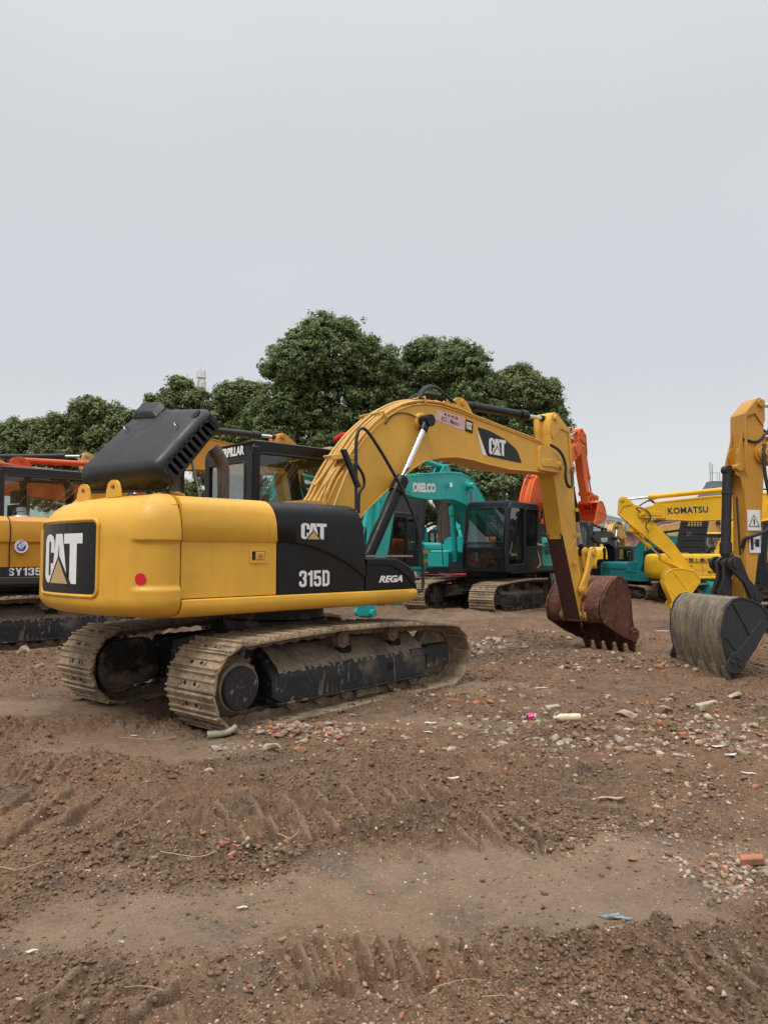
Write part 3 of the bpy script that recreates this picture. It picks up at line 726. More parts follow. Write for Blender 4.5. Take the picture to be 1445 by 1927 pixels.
    for pts, f3 in ((w1, lambda p: (p[0], y0 - .002, p[1])), (wa, lambda p: (p[0], y1 + .002, p[1])), (wb, lambda p: (p[0], y1 + .002, p[1])), (wr, lambda p: (x0, p[0], p[1])), (wf, lambda p: (fx(p[1]) + .02, p[0], p[1]))):
        L_ = [f3(p) for p in pts]; t_.tube(L_ + [L_[0]], .012, 5)
    t_.build('window_seal', M['rubber'], cb)
    # door seam
    d_ = MB(); ds = rpoly([(xm - .0, z0 + .07), (x1 - .06, z0 + .07), (x1 - .05, zs), (x1 - rake - .03, z1 - .08), (xm - .0, z1 - .08)], .1, 4)
    L_ = [(p[0], y1 + .001, p[1]) for p in ds]; d_.tube(L_ + [L_[0]], .006, 4); d_.build('door_seam', M['seam'], cb)
    # seat and console
    s_ = MB(); cx = (x0 + x1) / 2 - .12; cy = (y0 + y1) / 2
    s_.box(cx - .24, cx + .26, cy - .25, cy + .25, z0 + .32, z0 + .5); s_.box(cx - .34, cx - .2, cy - .24, cy + .24, z0 + .45, z0 + 1.15); s_.box(cx - .33, cx - .22, cy - .13, cy + .13, z0 + 1.18, z0 + 1.4)
    s_.box(cx - .1, cx + .4, y0 + .1, y0 + .26, z0 + .3, z0 + .72); s_.box(cx - .1, cx + .3, y1 - .26, y1 - .12, z0 + .3, z0 + .68)
    s_.tube([(x1 - .2, cy, z0 + .1), (x1 - .3, cy, z0 + .7), (x1 - .34, cy, z0 + .9)], .02)
    s_.build('seat', M['inner'], cb, bevel=.03)
    return cb

def superstructure(root, s, xs=-1.9, xr=-2.5, xf=1.1, hw=1.25, z0=1.04, z1=2.14, body=None, cw=None, front=None, skirt=None, cabm=None, hood=None, doors=True,
                   cabbox=None, cabkw={}, crease=True):
    """upper body of the other machines"""
    body = body or cw; front = front or body; skirt = skirt or body
    # counterweight
    plan = [(xs, -hw), (xs - .2, -hw), ((xs + xr) / 2, -hw * .93), (xr + .14, -hw * .66), (xr + .03, -hw * .33), (xr, 0)]
    plan = plan + [(x, -y) for x, y in plan[-2::-1]]
    rings = []
    for z, e in ((z0, .2), (z0 + .02, .10), (z0 + .09, .02), (z0 + .3, 0), (z1 - .36, 0), (z1 - .14, .03), (z1 - .05, .08), (z1, .2)):
        rings.append([(x + (e if x < xs - .01 else 0), y - math.copysign(e, y) * (abs(y) / hw), z) for x, y in plan])
    b = MB(); b.loft(rings); cwo = b.build('counterweight', cw, root, bevel=.0, smooth=50)
    pf = [(-hw + .03, z0 + .16), (-hw + .03, z0 + .66), (-hw, z0 + .69), (-hw, z1 - .2), (-hw + .04, z1 - .07), (-hw + .16, z1)]
    pf = pf + [(-y, z) for y, z in pf[::-1]]
    def seg(name, xa, xb, m, ya=-1e9, yb=1e9, top=None):
        r_ = [[(x, min(max(y, ya), yb), z if top is None else min(z, top)) for y, z in pf] for x in (xa, xb)]
        q = MB(); q.loft(r_); return q.build(name, m, root, bevel=.012)
    xm = xs + (xf - xs) * .36
    seg('engine_cover', xs + .012, xm, body)
    cy0 = cabbox[2] if cabbox else .25
    seg('side_cover', xm + .012, xs + (xf - xs) * .70, front, yb=cy0 - .52)
    seg('engine_cover_far_side', xm + .012, xs + (xf - xs) * .40, body, ya=.0)
    seg('tool_box', xs + (xf - xs) * .70 + .012, xf, front, yb=cy0 - .62, top=z0 + .55)
    k_ = MB(); sk = [(-hw - .005, z0 + .15), (-hw - .02, z0 + .05), (-hw + .04, z0), (hw - .04, z0), (hw + .02, z0 + .05), (hw + .005, z0 + .15)]
    k_.loft([[(x, y, z) for y, z in sk] for x in (xs + .012, xf + .02)]); k_.build('lower_skirt', skirt, root, bevel=.01)
    d_ = MB(); d_.box(xs + .1, xf + .15, -.45, .30, z0 + .02, z0 + .3); d_.build('deck', M['black'], root)
    for s_ in (-1, 1):
        q = MB(); q.box(xs + .55, xs + .66, *sorted((s_ * (hw - .01), s_ * (hw + .012))), z0 + .5, z0 + .56); q.build('door_handle', M['black'], root, bevel=.004)
    return cwo

def handrail(root, pts, r=.018, mat=None, name='handrail'):
    return MB().tube(pts, r, 8, 2).build(name, mat or M['black'], root, smooth=60)
# ------------------------------------------------------------------ lettering helpers
LOGO_C = [(.33, .62), (.33, .86), (.28, .96), (.20, 1), (.12, 1), (.04, .95), (0, .86), (0, .14), (.04, .05), (.12, 0), (.24, 0), (.33, .15), (.33, .40), (.215, .40), (.215, .17), (.18, .14), (.14, .17),
          (.14, .83), (.18, .87), (.215, .83), (.215, .62)]
LOGO_A = [(.375, 1), (.56, 1), (.70, 0), (.56, 0), (.54, .18), (.41, .18), (.385, 0), (.255, 0)]
LOGO_T = [(.60, 1), (1, 1), (1, .80), (.89, .80), (.89, 0), (.74, 0), (.74, .12), (.74, .80), (.60, .80)]
LOGO_BT = [(.475, .58), (.17, -.02), (.80, -.02)]
LOGO_TT = [(.475, .485), (.235, .0), (.715, .0)]
LOGO_H = [(.468, .82), (.443, .42), (.493, .42)]

def stroke(P, wd, closed=False):
    P = [Vector(p) for p in P]; n = len(P); L_ = []; R_ = []
    for i in range(n):
        a = P[i - 1] if (i or closed) else None; c = P[(i + 1) % n] if (i < n - 1 or closed) else None
        d1 = (P[i] - a).normalized() if a is not None else None; d2 = (c - P[i]).normalized() if c is not None else None
        d1 = d1 if d1 is not None else d2; d2 = d2 if d2 is not None else d1
        n1 = Vector((-d1.y, d1.x)); n2 = Vector((-d2.y, d2.x)); m = (n1 + n2); m = m.normalized() if m.length > .1 else n1
        k_ = wd / 2 / max(.5, m.dot(n1)); L_.append(P[i] + m * k_); R_.append(P[i] - m * k_)
    return L_, R_
GL = {'3': [(.085, .66), (.085, .85), (.17, .915), (.34, .915), (.425, .85), (.425, .62), (.33, .52), (.425, .42), (.425, .15), (.34, .085), (.17, .085), (.085, .15), (.085, .34)],
      '5': [(.48, .915), (.09, .915), (.09, .53), (.18, .56), (.34, .58), (.425, .52), (.425, .15), (.34, .085), (.17, .085), (.085, .15), (.085, .32)],
      'S': [(.43, .66), (.43, .85), (.34, .915), (.17, .915), (.085, .85), (.085, .64), (.16, .56), (.35, .45), (.43, .36), (.43, .15), (.34, .085), (.17, .085), (.085, .15), (.085, .34)]}
def block_text(s, mat, parent, fmap, H, name='lettering', gap=.09, sx=1.0):
    x = 0.0; polys = []; lay = 0.0
    for ch in s:
        if ch in GL:
            L_, R_ = stroke(GL[ch], .17); q = L_ + R_[::-1]; wd = .51
            for i in range(len(L_) - 1): polys.append(([((p.x + x) * H * sx, p.y * H) for p in (L_[i], L_[i + 1], R_[i + 1], R_[i])], lay, 0))
        elif ch == '1':
            wd = .33; polys.append(([((p[0] + x) * H * sx, p[1] * H) for p in [(.15, 0), (.33, 0), (.33, 1), (.19, 1), (.13, .90), (0, .83), (0, .70), (.15, .72)]], lay, 0))
        elif ch == 'D':
            wd = .52; L_, R_ = stroke([(.09, .08), (.33, .08), (.43, .17), (.43, .83), (.33, .92), (.09, .92)], .17, True)
            for i in range(6): j = (i + 1) % 6; polys.append(([((p.x + x) * H * sx, p.y * H) for p in (L_[i], L_[j], R_[j], R_[i])], lay, 0))
        elif ch == 'Y':
            wd = .56; polys.append(([((p[0] + x) * H * sx, p[1] * H) for p in [(.19, 0), (.37, 0), (.37, .38), (.56, 1), (.38, 1), (.28, .62), (.18, 1), (0, 1), (.19, .38)]], lay, 0))
        x += wd + gap
    return patch(name, polys, [mat], parent, fmap)

def patch(name, polys, mats, parent, fmap, cuts=0):
    """flat polygons (u, v, layer, material index) cut into strips and mapped onto a surface"""
    me = bpy.data.meshes.new(name); bm = bmesh.new()
    lay = bm.verts.layers.float.new('lay')
    for pts, layer, mi in polys:
        vs = [bm.verts.new((p[0], p[1], layer)) for p in pts]
        f = bm.faces.new(vs); f.material_index = mi
        if f.normal.z < 0: f.normal_flip()
    bm.normal_update()
    for f in bm.faces:
        if f.normal.z < 0: f.normal_flip()
    if cuts:
        us = [v.co.x for v in bm.verts]; a, b = min(us), max(us)
        for i in range(1, cuts):
            bmesh.ops.bisect_plane(bm, geom=bm.verts[:] + bm.edges[:] + bm.faces[:], plane_co=(a + (b - a) * i / cuts, 0, 0), plane_no=(1, 0, 0))
    for v in bm.verts: v.co = fmap(v.co.x, v.co.y, v.co.z)
    bm.to_mesh(me); bm.free()
    for m in mats: me.materials.append(m)
    o = bpy.data.objects.new(name, me); COL.objects.link(o); o.parent = parent
    return o

def cat_logo(parent, fmap, W_, H_, tri, ground, cuts=0, name='lettering'):
    sc_ = lambda pts: [(p[0] * W_, p[1] * H_) for p in pts]
    return patch(name, [(sc_(LOGO_C), .003, 0), (sc_(LOGO_A), .003, 0), (sc_(LOGO_T), .003, 0), (sc_(LOGO_H), .005, 1), (sc_(LOGO_BT), .0065, 1), (sc_(LOGO_TT), .0085, 2)],
                 [M['white'], ground, tri], parent, fmap, cuts)

# ------------------------------------------------------------------ the large yellow and black machine in front
TH = R(44)
cat = empty('excavator', (-1.27, 8.73, 0), TH, 1, 'large yellow excavator with black side panels and raised black engine hood, nearest on the mud', 'excavator', None)
undercarriage(cat, R(5.5))

def catmull(P, n):
    P = [Vector(p) for p in P]; out_ = []
    for i in range(len(P) - 1):
        p0 = P[max(0, i - 1)]; p1 = P[i]; p2 = P[i + 1]; p3 = P[min(len(P) - 1, i + 2)]
        for k_ in range(n):
            t = k_ / n
            out_.append(.5 * ((2 * p1) + (-p0 + p2) * t + (2 * p0 - 5 * p1 + 4 * p2 - p3) * t * t + (-p0 + 3 * p1 - 3 * p2 + p3) * t ** 3))
    out_.append(P[-1]); return out_

def sstep(a, b, x):
    t = max(0., min(1., (x - a) / (b - a))); return t * t * (3 - 2 * t)

RT = 2.52
half = [(-1.912, -1.25), (-2.03, -1.243), (-2.14, -1.20), (-2.235, -1.12), (-2.30, -1.01), (-2.355, -.885), (-RT * math.cos(.30), -RT * math.sin(.30)), (-RT * math.cos(.2), -RT * math.sin(.2)),
        (-RT * math.cos(.1), -RT * math.sin(.1)), (-RT, 0)]
plan = catmull(half + [(x, -y) for x, y in half[-2::-1]], 9)
nrm = []
for i in range(len(plan)):
    d = (plan[min(len(plan) - 1, i + 1)] - plan[max(0, i - 1)]).normalized(); nrm.append(Vector((-d.y, d.x)))
    if nrm[-1].dot(plan[i]) < 0: nrm[-1] = -nrm[-1]
for i in (0, 1, -1, -2): nrm[i].x = 0
zi = [(1.035, .30), (1.04, .20), (1.05, .13), (1.075, .07), (1.11, .028), (1.15, .008), (1.19, 0), (1.22, 0)]
zi += [(1.22 + (1.76 - 1.22) * k_ / 34, 0) for k_ in range(1, 35)]
zi += [(1.84, .006), (1.91, .020), (1.97, .042), (2.03, .075), (2.075, .112), (2.105, .15), (2.13, .20), (2.146, .26), (2.152, .34)]
rings = []
def side_recess(x, z): return .024 * sstep(-2.30, -2.24, x) * sstep(1.285, 1.325, z) * (1 - sstep(1.705, 1.725, z))
for z, e in zi:
    r_ = []
    for p, n_ in zip(plan, nrm):
        ee = e
        back = sstep(-2.2, -2.4, p.x)
        if z > 1.9: ee = e * (1 + .5 * back)
        q = p - n_ * (ee + side_recess(p.x, z)); q.x = min(q.x, -1.912)
        # shallow raised surround round the rear panel
        if z < 1.96 and z > 1.2 and p.x < -2.3 and -.78 < p.y < .55: q = q - n_ * .004
        r_.append((q.x, q.y, z))
    rings.append(r_)
b = MB(); b.loft(rings, cap=True, closed=True)
cwt = b.build('counterweight', M['cat_yellow'], cat, smooth=40)
A0r = math.asin(.43 / RT)
def rear(u, v, d): a = A0r - u / RT; q = RT + d + .001; return Vector((-q * math.cos(a), q * math.sin(a), 1.245 + v))
PW, PH = 1.12, .645
patch('rear_panel', [(rrect(0, PW, 0, PH, .05, 4), .004, 0)], [M['black_panel']], cwt, rear, 24)
ringp = [rear(p[0], p[1], .0) for p in rrect(-.02, PW + .02, -.02, PH + .02, .07, 6)]
dens = []
for i in range(len(ringp)):
    a_ = ringp[i]; b_ = ringp[(i + 1) % len(ringp)]; m_ = max(1, int((a_ - b_).length / .08))
    for k_ in range(m_): dens.append(a_.lerp(b_, k_ / m_))
dens = [Vector((*(p.xy.normalized() * (RT + .001)), p.z)) for p in dens]
MB().tube(dens + [dens[0]], .017, 8).build('panel_rim', M['cat_yellow'], cwt, smooth=80)
cat_logo(cwt, lambda u, v, d: rear(u + .13, v + .085, d + .003), .80, .46, M['tan'], M['black_panel'], 24)
# red round sticker on the flank of the counterweight
from mathutils.geometry import intersect_line_plane
def local_to_px(p, root):
    q = root.matrix_basis @ Vector(p); q = q - Vector((0, 0, CAM_H)); c, s = math.cos(PITCH), math.sin(PITCH)
    d = q.y * c + q.z * s; return IW / 2 + FPX * q.x / d, IH / 2 - FPX * (-q.y * s + q.z * c) / d
best = min(range(len(plan)), key=lambda i: abs(local_to_px((plan[i].x, plan[i].y, 1.35), cat)[0] - 263))
pb_, nb_ = plan[best], nrm[best]; tb_ = Vector((-nb_.y, nb_.x))
st = [(math.cos(2 * PI * k_ / 28) * .052, math.sin(2 * PI * k_ / 28) * .052) for k_ in range(28)]
patch('sticker', [(st, 0, 0)], [M['red']], cwt, lambda u, v, d: Vector(((pb_ + tb_ * u + nb_ * (.004 - side_recess(pb_.x, 1.38))).x, (pb_ + tb_ * u + nb_ * (.004 - side_recess(pb_.x, 1.38))).y, 1.385 + v)))

# flank covers -----------------------------------------------------------------
core = MB(); core.box(-1.96, .22, -1.17, 1.17, 1.08, 2.04); core.box(.2, 1.0, -1.15, -.6, 1.1, 1.5); core.box(-.1, 1.3, .25, 1.2, 1.06, 1.22)
core.build('black_core', M['seam'], cat)  # black core added so the gaps between the covers look dark
def flank(name, mat, x0f, x1f, cz=lambda x: 1.72, nx=24, yin=-.2):
    """outer cover: lower part set back, upper part proud above the line cz(x), rounded into the roof"""
    m = MB(); rings = []
    prof = [(1.205, 0), (1.21, -.024), (None, -.024, -.012), (None, -.002, .012), (1.90, 0), (1.985, .012), (2.045, .035), (2.09, .075), (2.118, .13), (2.132, .22), (2.138, .36), (2.14, None)]
    for i in range(nx + 1):
        t = i / nx; r_ = []
        for q in prof:
            if q[0] is None:
                z = cz(x0f(1.7) + (x1f(1.7) - x0f(1.7)) * t) + q[2]
            else: z = q[0]
            x = x0f(z) + (x1f(z) - x0f(z)) * t
            if q[0] is None: z = cz(x) + q[2]
            y = -1.25 + (q[1] if q[1] is not None else yin + 1.25) * 1.0 if q[1] is None or q[1] >= 0 else -1.25 + (-q[1])
            if q[0] == 1.205: y = -1.20
            r_.append((x, y, max(z, 1.2 + .004 * len(r_))))
        rings.append(r_)
    # inner return edge so that the cover has thickness
    full = [r_ + [(r_[-1][0], r_[-1][1], r_[-1][2] - .02)] + [(r_[0][0], r_[0][1] + .03, r_[0][2])] for r_ in rings]
    m.loft(full); return m.build(name, mat, cat, smooth=42)
sx = lambda z: -.875 - .065 * max(0, (z - 1.7) / .44) ** 2.2
fxe = lambda z: .285 - .02 * max(0, (z - 1.5)) - .11 * max(0, (z - 1.65) / .49) ** 2
ecov = flank('engine_cover', M['cat_yellow'], lambda z: -1.898, lambda z: sx(z) - .006)
def curvez(x):
    t = max(0, min(1, (x + .87) / 1.16)); return 1.722 - .02 * t - .36 * t ** 2.1
bcov = flank('side_cover', M['black_panel'], lambda z: sx(z) + .006, fxe, curvez, 30)
fcov = flank('engine_cover_far_side', M['cat_yellow'], lambda z: -1.898, lambda z: sx(z) - .006); fcov.scale = (1, -1, 1)
# shallow dent along the roof edge of the black cover
tb = MB(); outl = [(.315, 1.205), (1.10, 1.205), (1.105, 1.33), (1.085, 1.40), (1.02, 1.455), (.90, 1.515), (.80, 1.555), (.315, 1.565)]
tb.prism(outl, -1.225, -.60); tbo = tb.build('tool_box', M['black_panel'], cat, bevel=.03, seg=3)
arch = MB()
for i in range(14):
    def zc(x): return 1.545 - .0 * x - .30 * max(0, (x - .55) / .55) ** 2.0
    xa, xb = .315 + .78 * i / 14, .315 + .78 * (i + 1) / 14
    arch.prism([(xa, zc(xa) - .055), (xb, zc(xb) - .055), (xb, zc(xb)), (xa, zc(xa))], -1.238, -1.20)
arch.build('tool_box_rim', M['black_panel'], tbo, bevel=.004)
low = MB(); low.prism([(.30, 1.21), (.46, 1.21), (.42, 1.28), (.305, 1.37)], -1.232, -1.20); low.build('tool_box_corner', M['black_panel'], tbo)
gr = MB()
for i in range(22): gr.box(.34 + i * .034, .355 + i * .034, -1.19, -.65, 1.575, 1.592)
gr.box(.33, 1.08, -1.20, -1.185, 1.568, 1.588); gr.box(.33, 1.08, -.66, -.645, 1.568, 1.588)
gr.build('step_grating', M['steel'], tbo)
# lower yellow skirt
sk = MB(); rings = []
prof = [(-.9, 1.06), (-1.08, 1.035), (-1.17, 1.04), (-1.225, 1.065), (-1.252, 1.10), (-1.258, 1.15), (-1.252, 1.19), (-1.235, 1.2), (-.9, 1.2)]
for x, f in ((-1.90, 0), (-.5, 0), (.9, 0), (1.06, .0), (1.11, .02), (1.135, .045)):
    rings.append([(x - (max(0, 1.13 - z) * .9 if x > .9 else 0), y + f * (1 if y < -1 else 0), z + (f if z < 1.1 else -f * .4)) for y, z in prof])
sk.loft(rings); sk.build('lower_skirt', M['cat_yellow'], cat, smooth=50)
sk2 = MB(); sk2.prism([(-1.9, 1.04), (-1.9, 1.19), (1.2, 1.19), (1.2, 1.04)], .9, 1.24); sk2.build('lower_skirt', M['cat_yellow'], cat, bevel=.03)
dk = MB(); dk.box(-1.8, 1.1, -.9, .9, 1.07, 1.16); dk.build('deck', M['black'], cat)
# latch on the yellow door
la = MB(); plate(la, rrect(-1.19, -.985, 1.515, 1.655, .01, 2), [rrect(-1.165, -1.01, 1.54, 1.63, .008, 2)], .012, (0, -1.228, 0), (1, 0, 0), (0, 0, 1)); lat = la.build('door_latch', M['cat_yellow'], ecov)
lb = MB(); lb.box(-1.12, -1.02, -1.236, -1.215, 1.548, 1.622); lb.build('latch_handle', M['cat_yellow'], lat, bevel=.006)
lc = MB(); lc.cyl((-1.07, -1.236, 1.585), (-1.07, -1.246, 1.585), .02, n=14); lc.build('lock_cylinder', M['steel'], lat)
ld = MB(); ld.box(-1.163, -1.125, -1.2285, -1.222, 1.545, 1.625); ld.build('latch_shade_plate', M['seam'], lat)  # flat black plate, painted as the shade of a recess
# lettering on the flank
SIDE = lambda x0, z0, y: (lambda u, v, d: Vector((x0 + u, y - d, z0 + v)))
cat_logo(bcov, SIDE(-.60, 1.752, -1.2525), .33, .162, M['tan'], M['black_panel'])
block_text('315D', M['white'], bcov, SIDE(-.60, 1.272, -1.2285), .163, sx=1.13)
text('REGA', M['white'], tbo, (.50, -1.2265, 1.285), (1, 0, 0), (0, 0, 1), .37, .078, bold=.04, shear=.35)

# lifting eyes
for x, y in ((-2.19, .21), (-2.165, -.42)):
    e = MB(); o_ = [(-.12, 0), (.12, 0), (.105, .10)] + [(math.cos(t) * .095, .115 + math.sin(t) * .095) for t in [PI * k_ / 12 for k_ in range(13)]] + [(-.105, .10)]
    plate(e, o_, [[(math.cos(t) * .036, .12 + math.sin(t) * .036) for t in [2 * PI * k_ / 16 for k_ in range(16)]]], .035, (x, y, 2.135), (.12, -1, 0), (0, 0, .78))
    e.build('lifting_eye', M['cat_yellow'], cat, bevel=.004)

# roof deck of the engine bay and the parts under the raised hood
td = MB(); td.box(-2.05, -.3, -.95, .95, 2.09, 2.132); td.box(-1.95, -1.6, -.5, .3, 2.13, 2.16); td.build('roof_plate', M['cat_yellow'], cat, bevel=.01)
en = MB(); en.box(-1.85, -1.0, -.55, .35, 2.125, 2.165); en.build('hood_opening', M['black_plastic'], cat)
et = MB(); et.tube([(-1.72, -.60, 2.13), (-1.68, -.62, 2.19), (-1.58, -.62, 2.19), (-1.5, -.60, 2.13)], .02, 8, 2); et.build('filler_pipe', M['cat_pipe'], cat)
ex = MB(); ex.tube([(-.80, -.12, 2.05), (-.80, -.12, 2.45), (-.805, -.12, 2.56), (-.84, -.11, 2.65), (-.92, -.10, 2.76)], [.066, .066, .07, .072, .075], 16, 2)
exo = ex.build('exhaust_pipe', M['exhaust'], cat, smooth=60)
MB().cyl((-.915, -.101, 2.753), (-.921, -.0995, 2.761), .066, n=16).build('exhaust_mouth', M['seam'], exo)

# raised hood: a moulded box lying back on its hinge
NEAR = [(-1.965, 2.42), (-1.83, 2.20), (-1.265, 2.90), (-1.42, 3.035)]      # outer low, inner low, inner high, outer high
FAR = [(-2.16, 2.46), (-2.10, 2.24), (-1.34, 3.05), (-1.485, 3.195)]
yn, yf = -.83, .46
def hp(i, t, e=0.0):
    a = Vector(NEAR[i]); b_ = Vector(FAR[i]); return a.lerp(b_, t)
rings = []
def hood_ring(t, inset):
    q = [hp(i, t) for i in range(4)]; c = sum(q, Vector((0, 0))) / 4
    # order: inner low, outer low, outer high, inner high (open side between inner high and inner low)
    il, ol, oh, ih = q[1], q[0], q[3], q[2]
    dn = (ol - il).normalized(); du = (oh - ol).normalized()
    ol2 = ol + (il - ol).normalized() * inset + du * inset; oh2 = oh - (oh - ih).normalized() * inset - du * inset
    il2 = il + du * inset; ih2 = ih - du * inset
    pts = []
    def corner(p, a, b_, r):
        s_ = p + (a - p).normalized() * r; e_ = p + (b_ - p).normalized() * r
        for k_ in range(5):
            u = k_ / 4; pts.append(s_ * (1 - u) ** 2 + p * 2 * u * (1 - u) + e_ * u * u)
    pts.append(il2); corner(ol2, il2, oh2, .075); pts.append(ol2.lerp(oh2, .33)); pts.append(ol2.lerp(oh2, .66)); corner(oh2, ol2, ih2, .085); pts.append(ih2)
    return pts
def hring(y, inset):
    t = (y - yn) / (yf - yn); return [(p.x, y, p.y) for p in hood_ring(t, inset)]
ys = [(yn, .085), (yn + .008, .05), (yn + .03, .018), (yn + .065, 0)] + [(yn + .065 + (yf - yn - .13) * k_ / 8, 0) for k_ in range(1, 8)] + [(yf - .065, 0), (yf - .03, .018), (yf - .008, .05), (yf, .085)]
hd = MB(); hd.loft([hring(y, e) for y, e in ys], cap=False, closed=False)
# far end wall
n_ = len(hd.v); last = hring(yf, .085); hd.add(last, [tuple(range(len(last)))])
hood = hd.build('raised_hood', M['black_plastic'], cat, smooth=50, fix=False)
so_ = hood.modifiers.new('solid', 'SOLIDIFY'); so_.thickness = .02; so_.offset = 0
# near end wall with the vent slots
wall2 = hood_ring(0, .085); il_, ol_ = wall2[0], hp(0, 0); 
U = (hp(3, 0) - hp(0, 0)).normalized(); Vn = Vector((U.y, -U.x))      # along the lid, and towards its open side
Og = hp(0, 0)
def h2(p): d = Vector(p) - Og; return (d.dot(U), d.dot(Vn))
outer = [h2(p) for p in wall2]
Ltot = (hp(3, 0) - hp(0, 0)).length; Wd = (hp(1, 0) - hp(0, 0)).length
slots = []
for i in range(10):
    u0 = .10 + i * .0745; a_, b_ = .055, Wd - .035
    w_ = .021; c_ = []
    for k_ in range(7): t = PI + PI * k_ / 6; c_.append((u0 + w_ * math.cos(t), a_ + w_ + w_ * math.sin(t)))
    for k_ in range(7): t = PI * k_ / 6; c_.append((u0 + w_ * math.cos(t), b_ - w_ + w_ * math.sin(t)))
    slots.append(c_)
wl = MB(); plate(wl, outer, slots, .022, (Og.x, yn, Og.y), (U.x, 0, U.y), (Vn.x, 0, Vn.y)); wl.build('vent_grille', M['black_plastic'], hood, bevel=.003)
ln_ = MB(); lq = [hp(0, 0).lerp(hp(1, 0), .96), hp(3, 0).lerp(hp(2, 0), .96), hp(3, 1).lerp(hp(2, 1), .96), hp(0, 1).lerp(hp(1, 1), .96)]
ln_.add([(q.x, yn + .04 if i < 2 else yf - .04, q.y) for i, q in enumerate(lq)], [(0, 1, 2, 3)]); ln_.build('hood_shade_sheet', M['seam'], hood, fix=False)  # added black sheet, shuts the lid so its slots look shaded inside
rimm = MB()
rimm.tube([(p.x, yn + .02, p.y) for p in (hp(1, 0), hp(2, 0))] + [(hp(2, 1).x, yf, hp(2, 1).y)], .02, 8)
rimm.tube([(p.x, yn + .02, p.y) for p in (hp(1, 0),)] + [(hp(1, 1).x, yf, hp(1, 1).y)], .018, 8)
rimm.build('hood_rim', M['black_plastic'], hood, smooth=60)
lp_ = MB()
def ontop(u, t, h=0):    # a point on the outer face of the lid
    p = hp(0, t).lerp(hp(3, t), u); n_ = Vector((-U.y, U.x)); p = p + n_ * h; return (p.x, yn + (yf - yn) * t, p.y)
for u, t in ((.60, .12), (.58, .82)):
    lp_.tube([ontop(u, t), ontop(u + .01, t, .045), ontop(u + .04, t + .03, .06), ontop(u + .07, t + .05, .045), ontop(u + .08, t + .05)], .007, 6, 1)
lp_.build('lift_loop', M['steel'], hood)
sb_ = MB(); sb_.cyl(ontop(.60, .32, -.005), ontop(.60, .32, .004), .014, n=10); sb_.cyl(ontop(.66, .14, -.005), ontop(.66, .14, .004), .012, n=10)
sb_.build('screw_hole', M['seam'], hood)
sc2 = MB(); c_ = []
for k_ in range(20):
    t = 2 * PI * k_ / 20; c_.append(ontop(.86 + .075 * math.cos(t) , .06 + .035 * math.sin(t), .0105))
sc2.add(c_, [tuple(range(20))]); sc2.build('handle_shade_disc', M['seam'], hood, fix=False)  # black disc laid on the lid as the shade of a hand hole
bu = MB(); bu.loft([[ontop(.80, .58, .0), ontop(1.0, .58, .0), ontop(1.0, .98, .0), ontop(.80, .98, .0)], [ontop(.86, .64, .07), ontop(1.04, .64, .07), ontop(1.04, .92, .07), ontop(.86, .92, .07)]])
bu.build('hood_bulge', M['black_plastic'], hood, bevel=.03, seg=3)
pr = MB(); pr.tube([(-1.3, -.5, 2.12), (-1.45, -.5, 2.75)], .014); pr.tube([(-1.3, .2, 2.12), (-1.45, .2, 2.78)], .014); pr.build('hood_strut', M['steel'], hood)

# cab
ccab = cab(cat, -.20, 1.36, .22, 1.30, 1.2, 2.96, M['black_panel'], zs=2.14, rake=.16, gl=M['glass'])
text('CATERPILLAR', M['white'], ccab, (-.2085, 1.12, 2.80), (0, -1, 0), (0, 0, 1), .74, .115, bold=.045, depth=.003)
vi = MB(); vi.loft([[(1.02, .26, 2.95), (1.02, 1.16, 2.95), (1.02, 1.16, 3.01), (1.02, .26, 3.01)], [(1.30, .25, 2.90), (1.30, 1.17, 2.90), (1.30, 1.12, 3.03), (1.30, .30, 3.03)], [(1.46, .30, 2.84), (1.46, 1.12, 2.84), (1.44, 1.05, 2.93), (1.44, .36, 2.93)]])
vi.build('rain_visor', M['beige'], ccab, bevel=.03, seg=3)
pk = MB(); pk.box(-.195, -.09, .195, .26, 1.95, 2.9); pk.build('cab_corner_post', M['black_panel'], ccab, bevel=.03, seg=3)

for o_ in list(ccab.children):
    if o_.name.startswith('rear_window'): o_.data.materials[0] = M['glassl']

# boom, arm, bucket
YC = -.22
BP = boomarm(cat, YC, M['cat_boom'], M['cat_boom'], M['rust'], lug=M['rustlug'], barrels=M['black_panel'], bkw=1.02, pipes=False, linkm=M['cat_boom'], teethm=M['rust'])
boom, arm = BP['boom'], BP['arm']
yb = YC - .22 + .012
F = lambda dz=0: (lambda u, v, d: Vector((u, yb - .0025 - d, v)))
patch('decal', [(rpoly([(3.235, 3.45), (3.51, 3.43), (3.9, 3.34), (4.2, 3.21), (4.33, 3.01), (3.46, 3.045)], .04, 3), 0, 0), ([(3.222, 3.385), (3.238, 3.385), (3.452, 3.048), (3.35, 3.05)], .002, 1)],
      [M['black_panel'], M['white']], boom, F())
cat_logo(boom, lambda u, v, d: Vector((3.50 + u, yb - .003 - d, 3.078 + v)), .41, .245, M['white'], M['black_panel'])
patch('dealer_label', [([(2.345, 3.585), (2.955, 3.548), (2.94, 3.36), (2.335, 3.435)], 0, 0), ([(2.975, 3.53), (3.145, 3.512), (3.125, 3.335), (2.955, 3.357)], 0, 1)], [M['label_pink'], M['black_panel']], boom, F())
cat_logo(boom, lambda u, v, d: Vector((2.985 + u, yb - .003 - d, 3.395 + v - u * .12)), .125, .105, M['white'], M['black_panel'])
blk = M['black']
text('ECI - Metro', blk, boom, (2.45, yb - .0035, 3.445), (1, 0, -.10), (.10, 0, 1), .37, .062, bold=.01, depth=.001)
text('易初明通', blk, boom, (2.50, yb - .0035, 3.525), (1, 0, -.09), (.09, 0, 1), .30, .036, bold=.005, depth=.001, space=1.4)
